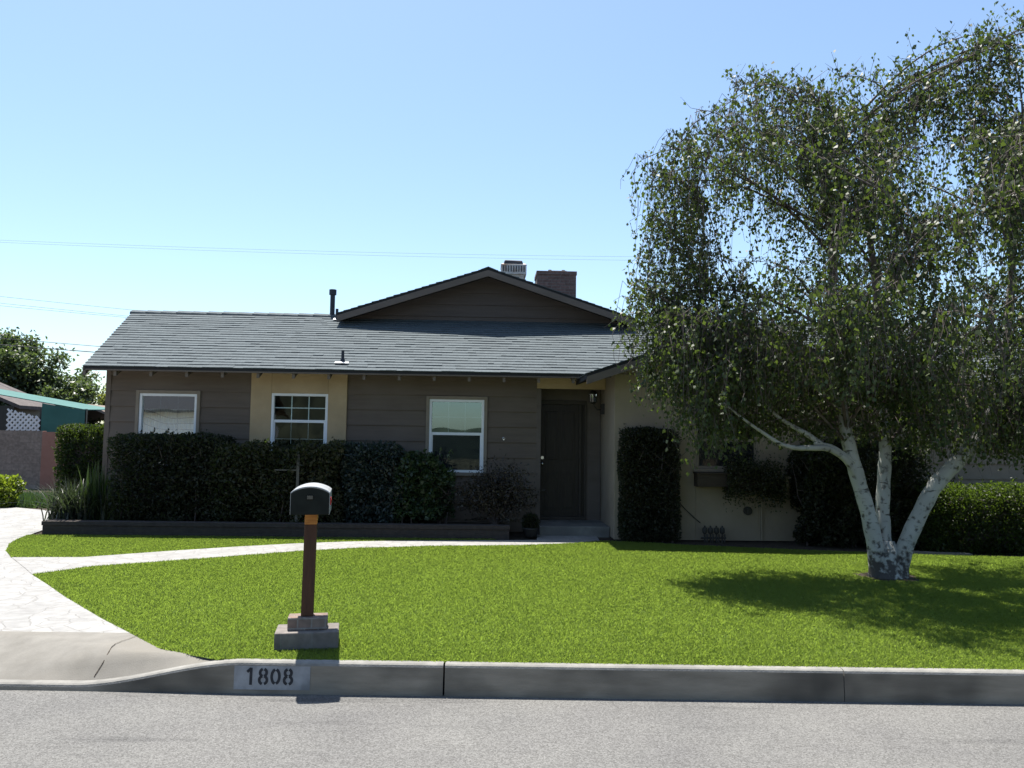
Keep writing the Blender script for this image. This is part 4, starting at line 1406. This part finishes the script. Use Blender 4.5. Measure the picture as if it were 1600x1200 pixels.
# clipped columnar hedge beside the house corner
hedge_block('cypress_hedge', 'dense clipped evergreen with sunlit top beside the left corner of the house', 'hedge', -7.86, -6.93, 0.35, 1.25, 0.2, 1.92, M['cypress'], 30000, 0.05, rag=0.03, core=True)

# right of the door: ivy-like column, flower box, shrubs
hedge_block('column_hedge', 'dark clipped column of hedge against the beige wing wall', 'hedge', 1.66, 2.63, -1.30, -0.97, 0.2, 1.97, M['column_leaf'], 21000, 0.042, rag=0.025, round_=0.1)
fb = thing('window_box', 'dark wooden flower box under the wing window', 'flower box', HP(3.34, WWY - .13, 1.06), HA)
b = MB(); b.box(-.44, .62, -.11, .12, 0, .20); b.box(-.455, .635, -.125, .125, .202, .225)
b.build('trough', M['box_wood'], fb, bevel=.004)
n = 5200
cx = RNG.uniform(.0, .95, n); cc = np.stack([cx, RNG.normal(0, .11, n) - .08, .18 + RNG.normal(0, .16, n) - .25 * np.abs(cx - .35)], 1)
v, f = leaves(cc, rand_dirs(n, -.4), RNG.uniform(.03, .055, n), RNG.uniform(.02, .032, n)); np_mesh('trailing_foliage', v, f, M['hedge_olive'], fb)
hedge_block('shrub', 'dark tall shrub behind the left birch trunk', 'shrub', 4.40, 5.25, -1.75, -1.0, 0.2, 1.75, M['hedge'], 14000, 0.055, rag=0.10, group='dark shrubs behind the birch', round_=.2)
hedge_block('shrub', 'dark tall shrub behind the gap between the birch trunks', 'shrub', 5.15, 6.35, -1.9, -1.0, 0.2, 1.85, M['column_leaf'], 18000, 0.055, rag=0.10, group='dark shrubs behind the birch', round_=.2)
hedge_block('clipped_hedge', 'box clipped hedge with bright sunlit top at the right edge', 'hedge', 6.10, 10.2, 11.75, 13.0, 0.19, 1.18, M['bright_hedge'], 70000, 0.045, frame='world', rag=0.035, round_=.1, core=True)

# irrigation valves
iv = thing('irrigation_valves', 'row of dark sprinkler valves on pipes against the wing wall', 'sprinkler valves', HP(3.17, -1.12, .19), HA)
for i in range(4):
    x = -.14 + i * .093
    b = MB()
    b.tube([(x, 0, -.02), (x, 0, .16)], .014, 8)
    b.tube([(x, 0, .13), (x, 0, .15), (x, 0, .19), (x, 0, .225), (x, 0, .235)], [.018, .036, .040, .034, .015], 10)
    b.tube([(x, 0, .235), (x, 0, .26)], .014, 8)
    b.tube([(x + .035, -.01, .0), (x + .035, -.01, .13)], .012, 6)
    b.build('valve', M['pvc'], iv, smooth=False)
b = MB(); b.tube([(-.2, 0, .07), (.2, 0, .07)], .014, 8); b.build('manifold_pipe', M['pvc'], iv)
# concrete edging behind the birch
ed = MB()
epts = [(5.45, 12.02), (5.7, 11.86), (6.0, 11.72), (6.6, 11.60)]
for (xa, ya), (xb, yb) in zip(epts, epts[1:]):
    ed.hexa([(xa, ya, .19), (xb, yb, .19), (xb, yb + .1, .19), (xa, ya + .1, .19), (xa, ya, .225), (xb, yb, .225), (xb, yb + .1, .225), (xa, ya + .1, .225)])
o = ed.build('garden_edging', M['apron']); tag(o, 'low pale concrete edging strip behind the birch trunk', 'edging')

# ------------------------------------------------------------------ birch
b = MB()
b.quad([(4.47 + (.36 + .03 * math.sin(3 * a_)) * math.cos(a_), 9.62 + (.36 + .03 * math.sin(3 * a_)) * math.sin(a_), .207) for a_ in np.linspace(0, 2 * math.pi, 28)[:-1]])
struct(b.build('tree_soil', M['soil']))
birch = thing('birch_tree', 'weeping birch with three white trunks spreading from one base on the lawn', 'tree', (4.47, 9.62, 0.2))
BO = np.array([4.47, 9.62, 0.2])
stemA = [(4.34, 9.60, .15), (4.32, 9.59, .5), (4.22, 9.56, .95), (4.09, 9.52, 1.35), (3.95, 9.48, 1.87), (3.84, 9.45, 2.5), (3.79, 9.42, 3.43), (3.74, 9.40, 4.85), (3.62, 9.40, 5.9)]
stemB = [(4.47, 9.66, .15), (4.465, 9.68, .5), (4.475, 9.74, .95), (4.53, 9.80, 1.42), (4.58, 9.86, 1.85), (4.60, 9.92, 2.5), (4.57, 10.0, 3.67), (4.48, 10.05, 4.85), (4.52, 10.1, 6.1)]
stemC = [(4.58, 9.60, .15), (4.64, 9.59, .5), (4.83, 9.56, .95), (5.02, 9.54, 1.30), (5.27, 9.52, 1.58), (5.58, 9.50, 1.95), (5.80, 9.48, 2.6), (5.93, 9.46, 3.7), (5.98, 9.44, 4.9), (6.12, 9.42, 5.8)]
RA = [.11, .096, .086, .084, .073, .06, .048, .030, .010]
RB = [.11, .090, .082, .078, .070, .06, .048, .032, .010]
RC = [.115, .100, .092, .090, .085, .07, .055, .042, .026, .008]


def smooth_poly(pts, rad, sub=5):
    P = [np.array(p, float) for p in pts]
    o, r = [], []
    for i in range(len(P) - 1):
        p0, p1, p2, p3 = P[max(i - 1, 0)], P[i], P[i + 1], P[min(i + 2, len(P) - 1)]
        for s in range(sub):
            t = s / sub
            o.append(0.5 * ((2 * p1) + (-p0 + p2) * t + (2 * p0 - 5 * p1 + 4 * p2 - p3) * t * t + (-p0 + 3 * p1 - 3 * p2 + p3) * t ** 3))
            r.append(rad[i] + (rad[i + 1] - rad[i]) * t)
    o.append(P[-1]); r.append(rad[-1])
    return o, r


stem_paths = []
for pts, rad in ((stemA, RA), (stemB, RB), (stemC, RC)):
    o, r = smooth_poly(pts, rad)
    r = [q * (1 + .05 * math.sin(i * 1.7) + random.uniform(-.03, .03)) for i, q in enumerate(r)]
    stem_paths.append((o, r))
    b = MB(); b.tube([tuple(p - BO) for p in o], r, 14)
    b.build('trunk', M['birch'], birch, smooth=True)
b = MB()
b.tube([(0, 0.0, -.06), (0, 0, .0), (0, 0, .10), (0, 0, .28), (0.0, 0.01, .42)], [.28, .225, .185, .15, .08], 22)
for k, vv in enumerate(b.v):                          # buttressed, uneven foot
    an = math.atan2(vv[1], vv[0]); q = 1 + .08 * math.sin(an * 3 + .6) + .05 * math.sin(an * 7) + random.uniform(-.02, .02)
    b.v[k] = (vv[0] * q, vv[1] * q * .85, vv[2])
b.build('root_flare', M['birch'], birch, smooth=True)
limbs = MB()
def limb(pts, r0, r1, n=8):
    o, r = smooth_poly(pts, list(np.linspace(r0, r1, len(pts))))
    limbs.tube([tuple(p - BO) for p in o], r, n)
    return o
low_limbs = limbs
lb1 = limb([(4.07, 9.5, 1.36), (3.92, 9.42, 1.57), (3.68, 9.33, 1.70), (3.46, 9.26, 1.71), (3.25, 9.2, 1.71), (3.06, 9.15, 1.75), (2.83, 9.08, 1.88), (2.60, 9.0, 2.02), (2.36, 8.95, 2.2)], .047, .010)
lb2 = limb([(3.66, 9.34, 1.70), (3.45, 9.36, 1.86), (3.26, 9.38, 1.97), (3.05, 9.4, 2.12), (2.8, 9.4, 2.4), (2.5, 9.4, 2.8)], .036, .01)
lb3 = limb([(4.02, 9.45, 1.55), (3.86, 9.40, 1.66), (3.7, 9.36, 1.74), (3.5, 9.30, 1.76)], .026, .018)

limbs = MB()
SIL = [(2.1, 1.55), (1.95, 2.2), (1.42, 2.55), (1.28, 3.2), (1.28, 3.65), (1.55, 4.0), (1.85, 4.2), (1.52, 4.5), (1.48, 5.3), (1.95, 5.6), (2.3, 6.15), (2.7, 6.45), (3.3, 6.5), (3.9, 6.25), (4.7, 6.55),
       (5.1, 6.4), (5.45, 6.2), (5.6, 6.65), (6.2, 7.0), (7.0, 7.2), (8.0, 6.5), (8.5, 5), (8.5, 3), (8.0, 2.0), (6.2, 1.75), (5.3, 1.7), (4.8, 1.95), (3.0, 1.95), (2.5, 1.8)]
SA = np.array(SIL)


def edge_dist(x, z):
    d = 9
    for i in range(len(SA)):
        a, c = SA[i], SA[(i + 1) % len(SA)]
        t = np.clip(np.dot([x - a[0], z - a[1]], c - a) / np.dot(c - a, c - a), 0, 1)
        q = a + t * (c - a)
        d = min(d, math.hypot(x - q[0], z - q[1]))
    return d


def lower(x):
    return float(np.interp(x, [1.2, 1.5, 1.95, 2.1, 2.4, 2.8, 3.4, 4.0, 4.8, 5.2, 5.6, 6.3, 8], [2.5, 2.35, 1.9, 1.35, 1.6, 1.8, 1.85, 1.88, 1.78, 1.5, 1.65, 1.6, 1.8]))


LP, LD, LS = [], [], []           # leaves
TW = MB()
def ground_lim(x, y, z): return z > lower(x) - .12 + (.42 if y < 9.3 and 2.5 < x < 4.4 else 0)


stem_pts = [(np.array(p), i) for i, (o, r) in enumerate(stem_paths) for p in o if p[2] > 1.7]
MUST = [(1.5, 3.3), (1.4, 3.6), (1.65, 3.1), (1.6, 3.7), (1.9, 3.5), (2.2, 2.3), (2.3, 2.6), (1.9, 2.9), (1.55, 5.2), (1.7, 4.9), (2.0, 5.4), (5.65, 6.55), (6.0, 6.9), (6.3, 7.0), (6.1, 6.4), (5.8, 6.1), (6.6, 6.6), (6.5, 6.0), (6.85, 6.95), (5.95, 6.7), (6.35, 6.7), (6.2, 5.8), (5.7, 5.8)]
sub_pts = []
nb = 0
branch_list = [(np.array(lb1), 0), (np.array(lb2), 0)]
tries = 0
while nb < 375 and tries < 9000:
    tries += 1
    x, z = random.uniform(1.2, 8.5), random.uniform(1.9, 7.1)
    if nb < len(MUST): x, z = MUST[nb]
    if nb >= len(MUST) and not in_poly(np.array([[x, z]]), SIL)[0]: continue
    ed_ = edge_dist(x, z)
    if nb >= len(MUST) and ed_ > .9 and random.random() < .5: continue
    if nb >= len(MUST) and x < 3.4 and random.random() < (.22 if z > 3.9 else .30): continue
    if nb >= len(MUST) and x < 4.6 and z > 3 and random.random() < .12: continue
    if nb >= len(MUST) and x > 6.9 and random.random() < .4: continue
    if nb >= len(MUST) and vnoise(np.array([[x, 0, z]]), 2.3, 5)[0] > (0.8 if x > 4.2 else 0.62): continue
    ym = min(2.3 if x < 5.6 else 2.7, .25 + 1.35 * ed_)
    y = 9.6 + random.uniform(-1.18, 1) * ym
    # a point nearer the camera looks higher and further out: pull it in
    k = y / 9.6
    tx = x * k if y < 9.6 else x
    tz = 1.75 + (z - 1.75) * min(k, 1.0)
    tip = np.array([tx, y, tz])
    best = None
    pool = random.sample(stem_pts, 10) + (random.sample(sub_pts, min(len(sub_pts), 60)) if nb > 40 else [])
    for p, i in pool:
        hd = np.linalg.norm(tip[:2] - p[:2])
        dz = tip[2] - p[2]
        if dz < -.3 or hd + abs(dz) < .35: continue
        sc = hd + abs(dz - .55 * hd) * 1.2
        if best is None or sc < best[0]: best = (sc, p, i)
    if best is None:
        best = (0,) + min(stem_pts, key=lambda q: np.linalg.norm(q[0] - tip))
    s = best[1]
    L_ = np.linalg.norm(tip - s)
    c1 = s + (tip - s) * .35 + np.array([0, 0, .14 * L_]) + RNG.normal(size=3) * .11 * L_
    c2 = s + (tip - s) * .75 + np.array([0, 0, .17 * L_]) + RNG.normal(size=3) * .10 * L_
    t = np.linspace(0, 1, 12)[:, None]
    path = (1 - t) ** 3 * s + 3 * (1 - t) ** 2 * t * c1 + 3 * (1 - t) * t * t * c2 + t ** 3 * tip
    r0 = min(.006 + .006 * L_, .020) if best[2] < 5 else min(.004 + .004 * L_, .010)
    sub_pts += [(path[q], 9) for q in (3, 4, 5, 6, 7, 8)]
    limbs.tube([tuple(p - BO) for p in path], list(np.linspace(r0, .004, 12)), 6)
    branch_list.append((path, 1))
    nb += 1

for path, kind in branch_list:
    L_ = np.sum(np.linalg.norm(np.diff(path, axis=0), axis=1))
    ntw = int(9 + 11 * L_)
    for k in range(ntw):
        u = 0.16 + .84 * random.random() ** .9
        fi = u * (len(path) - 1); i0 = min(int(fi), len(path) - 2)
        p = path[i0] + (path[i0 + 1] - path[i0]) * (fi - i0)
        az = random.uniform(0, 6.28)
        out = random.uniform(.05, .28)
        ln = random.choice((random.uniform(.15, .45), random.uniform(.3, .85), random.uniform(.5, 1.1)))
        topness = p[2] > 5.6 and random.random() < .45
        q1 = p + np.array([math.cos(az) * out * .6, math.sin(az) * out * .6, random.uniform(.02, .12)])
        if topness:
            q2 = q1 + np.array([math.cos(az) * .12, math.sin(az) * .12, random.uniform(.05, .18)]); pts = [p, q1, q2]
        else:
            q2 = q1 + np.array([math.cos(az) * out * .5, math.sin(az) * out * .5, -ln * .35])
            q3 = q2 + np.array([random.gauss(0, .055), random.gauss(0, .055), -ln * .35])
            q4 = q3 + np.array([random.gauss(0, .055), random.gauss(0, .055), -ln * .3])
            pts = [p, q1, q2, q3, q4]
        pts = [q for j, q in enumerate(pts) if j < 2 or ground_lim(q[0], q[1], q[2])]
        if len(pts) < 3: continue
        TW.tube([tuple(q - BO) for q in pts], [.0042] + [.0028] * (len(pts) - 2) + [.0016], 3, cap=False)
        P = np.array(pts)
        seg = np.linalg.norm(np.diff(P, axis=0), axis=1); tl = seg.sum()
        bare = random.random() < (.60 if p[0] < 3.5 and p[2] > 3.7 else .40)
        tuft = not bare and random.random() < .3
        jit = .055 if tuft else .026
        nl = int(tl / .040 * (0.22 if bare else 1.7 if tuft else 0.9)) + 1
        cum = np.concatenate([[0], np.cumsum(seg)])
        for j in range(nl):
            dd_ = random.uniform(.08, 1) * tl
            i0 = min(np.searchsorted(cum, dd_) - 1, len(seg) - 1); i0 = max(i0, 0)
            q = P[i0] + (P[i0 + 1] - P[i0]) * ((dd_ - cum[i0]) / seg[i0])
            LP.append(q + RNG.normal(size=3) * jit)
            LD.append((random.gauss(0, .55), random.gauss(0, .55), -0.75))
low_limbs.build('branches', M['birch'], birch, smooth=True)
limbs.build('branches', M['birch_branch'], birch, smooth=True)
TW.build('twigs', M['twig'], birch)
LP = np.array(LP); LD = np.array(LD)
n = len(LP)
sz = RNG.uniform(.036, .066, n)
v, f = leaves(LP - BO + LD / np.linalg.norm(LD, axis=1, keepdims=True) * .025, LD, sz, sz * RNG.uniform(.6, .85, n), fold=.18)
np_mesh('crown', v, f, M['birch_leaf'], birch)
print('birch leaves', n)

# ------------------------------------------------------------------ left neighbour
nw = thing('block_wall', 'grey block garden wall at left with salmon end pier', 'wall', (-20, 22.9, 0.1))
b = MB(); b.box(0, 6.74, -.1, .1, 0, 1.73); b.build('wall', M['block'], nw)
b = MB(); b.box(6.745, 7.35, -.12, .12, 0, 1.70); b.build('pier', M['pink'], nw)
aw = thing('patio_awning', 'green tarp awning on posts behind the block wall', 'awning', (-15.1, 24.0, 0.1))
b = MB()
b.hexa([(-2.6, -.1, 3.18), (2.43, -.1, 2.36), (2.43, 1.8, 2.43), (-2.6, 1.8, 3.25), (-2.6, -.1, 3.20), (2.43, -.1, 2.385), (2.43, 1.8, 2.455), (-2.6, 1.8, 3.27)])
b.build('tarp', M['awning'], aw)
b = MB(); b.hexa([(1.15, -.12, 1.6), (2.43, -.12, 1.6), (2.43, -.105, 1.6), (1.15, -.105, 1.6), (1.15, -.12, 2.55), (2.43, -.12, 2.355), (2.43, -.105, 2.355), (1.15, -.105, 2.55)])
b.build('side_curtain', M['awning'], aw)
for x in (1.1, 2.4):
    b = MB(); b.box(x - .04, x + .04, -.06, .02, 0, 2.4); b.build('post', M['bronze'], aw)
la = thing('lattice_screen', 'diamond lattice panel hanging behind the block wall under the awning', 'lattice', (-14.6, 23.85, 0.1))
b = MB()
def slat(xa, za, xb, zb_, y):
    dx, dz = xb - xa, zb_ - za; l = math.hypot(dx, dz); nx_, nz_ = -dz / l * .028, dx / l * .028
    b.hexa([(xa + nx_, y, za + nz_), (xb + nx_, y, zb_ + nz_), (xb + nx_, y + .01, zb_ + nz_), (xa + nx_, y + .01, za + nz_),
            (xa - nx_, y, za - nz_), (xb - nx_, y, zb_ - nz_), (xb - nx_, y + .01, zb_ - nz_), (xa - nx_, y + .01, za - nz_)])
LX0, LX1, LZ0, LZ1 = -.36, .62, 1.55, 2.38
for i in range(-8, 14):
    c = i * .16
    for sg in (1, -1):
        seg = []
        for xx in np.linspace(LX0, LX1, 80):
            zz = LZ0 + (sg * (xx - LX0)) + c + (0 if sg > 0 else .98)
            top = LZ1 - .25 * (xx - LX0) if True else LZ1
            if LZ0 <= zz <= top: seg.append((xx, zz))
        if len(seg) > 2: slat(*seg[0], *seg[-1], 0 if sg > 0 else .012)
b.build('slats', M['lattice'], la)


def far_house(name, label, loc, wx, wy, h, ridge, roofm, wallm, over=.5):
    r = thing(name, label, 'house', loc)
    b = MB(); b.box(-wx, wx, -wy, wy, 0, h); b.build('wall', wallm, r)
    b = MB()
    b.prism([(-wx - over, h - .12), (0, ridge - .1), (wx + over, h - .12), (wx + over, h), (0, ridge), (-wx - over, h)], -wy - over, wy + over, 'y')
    b.build('roof', roofm, r)
    return r


far_house('neighbor_house', 'grey roofed neighbour house behind the green awning', (-20.5, 28.6, 0.1), 3.3, .8, 2.6, 4.1, M['farroof'], M['bronze'])
far_house('garden_shed', 'small tan roofed outbuilding between awning and house corner', (-18.3, 36.5, 0.1), 1.9, 1.6, 2.05, 2.95, M['tanroof'], M['farwall'], .25)

broad_tree('background_tree', 'dense green tree behind the green awning at the left edge', (-23.6, 38, 0.1),
           [(-1.5, 0, 4.2, 2.0), (.6, -.5, 4.5, 1.7), (-3.6, .4, 4.0, 2.0), (2.2, 0, 3.4, 1.5), (-.5, -.8, 3.0, 1.8), (3.2, -.4, 2.5, 1.1)], M['tree_leaf'], 46000, .2, 2.2, 'trees behind the left neighbour')
broad_tree('background_tree', 'pale yellowish tree seen just left of the house corner', (-20.2, 42, 0.1),
           [(0, 0, 3.9, 1.0), (.9, 0, 4.3, .8), (-.4, 0, 3.0, 1.1), (.7, .2, 2.8, 1.1)], M['tree_leaf2'], 7000, .16, 2.0, 'trees behind the left neighbour')
# yellow-green plant at the left edge beyond the drive, and weeds
hedge_block('lime_shrub', 'bright yellow green shrub at the far edge of the driveway', 'shrub', -11.6, -10.45, 16.75, 17.5, 0.19, .82, M['lime'], 4200, .075, frame='world', rag=.14, round_=.25)
n = 9000
px = RNG.uniform(-12.5, -9.2, n); py = RNG.uniform(17.0, 19.2, n)
hgt = RNG.uniform(.08, .3, n)
base = np.stack([px, py, np.full(n, .18)], 1); a = RNG.uniform(0, 6.28, n)
sd = np.stack([np.cos(a), np.sin(a), 0 * a], 1) * .012
tipv = base + np.stack([RNG.normal(0, .08, n), RNG.normal(0, .08, n), hgt], 1)
v = np.stack([base - sd, base + sd, tipv], 1).reshape(-1, 3)
o = np_mesh('weeds', v, np.arange(n * 3).reshape(-1, 3), M['shrub_green']); tag(o, 'patch of weedy grass beyond the driveway at left', 'weeds', kind='stuff')

# ------------------------------------------------------------------ overhead wires
def wire(pts, rad, label):
    b = MB()
    P = [Vector(p) for p in pts[:2]]
    out = []
    for i in range(25):
        t = i / 24
        p = P[0].lerp(P[1], t); p.z -= 4 * t * (1 - t) * pts[2]
        out.append(tuple(p))
    b.tube(out, rad, 5)
    o = b.build('overhead_wire', M['wire'])
    tag(o, label, 'wire', 'overhead wires')


wire(((-40, 45, 13.05), (50, 45, 13.3), .95), .005, 'upper of two faint wires crossing the sky above the roof')
wire(((-40, 45, 12.95), (50, 45, 13.0), .95), .005, 'lower of two faint wires crossing the sky above the roof')
wire(((-40, 45, 10.55), (20, 45, 6.2), .5), .008, 'topmost of three wires meeting the left roof ridge')
wire(((-40, 45, 10.15), (20, 45, 5.9), .5), .008, 'middle of three wires meeting the left roof ridge')
wire(((-40, 45, 9.9), (20, 45, 6.2), .5), .008, 'lowest of three wires meeting the left roof ridge')
wire(((-30, 30, 6.15), (10, 30, 3.6), .2), .010, 'thin wire just above the background tree at left')
wire(((-30, 30, 5.85), (10, 30, 3.5), .2), .016, 'thicker dark wire crossing the background tree at left')

# ------------------------------------------------------------------ unseen house and hill added for the windows to reflect
oh = thing('neighbor_house', 'unseen white house added behind the camera for the left window to reflect', 'house', (-15.6, -16.5, 0.1))
b = MB(); b.box(-4.5, 4.5, -3, 3, 0, 2.9); b.build('wall', M['vinyl'], oh)  # added white wall, gives the left window a bright reflection
b = MB(); b.prism([(-3.6, 2.78), (0, 4.3), (3.6, 2.78), (3.6, 2.9), (0, 4.42), (-3.6, 2.9)], -5, 5, 'x'); b.build('roof', M['bronze'], oh)
b = MB()
n = 160
prof = [(-160 + 320 * i / n, 8.5 + 2.5 * math.sin(i * .9) + 1.6 * math.sin(i * 2.3 + 1) + random.uniform(-.8, .8)) for i in range(n + 1)]
prof = [(x, h if not -9 < x < 7 else 2.9 + random.uniform(-.12, .12)) for x, h in prof]  # crest of the added hill cut low so the right window reflects sky
for (xa, ha), (xb, hb) in zip(prof, prof[1:]):
    b.quad([(xa, -48, -.05), (xb, -48, -.05), (xb, -58, hb), (xa, -58, ha)])
    b.quad([(xa, -58, ha), (xb, -58, hb), (xb, -90, hb * .9), (xa, -90, ha * .9)])
struct(b.build('unseen_reflection_hill', M['hill']))
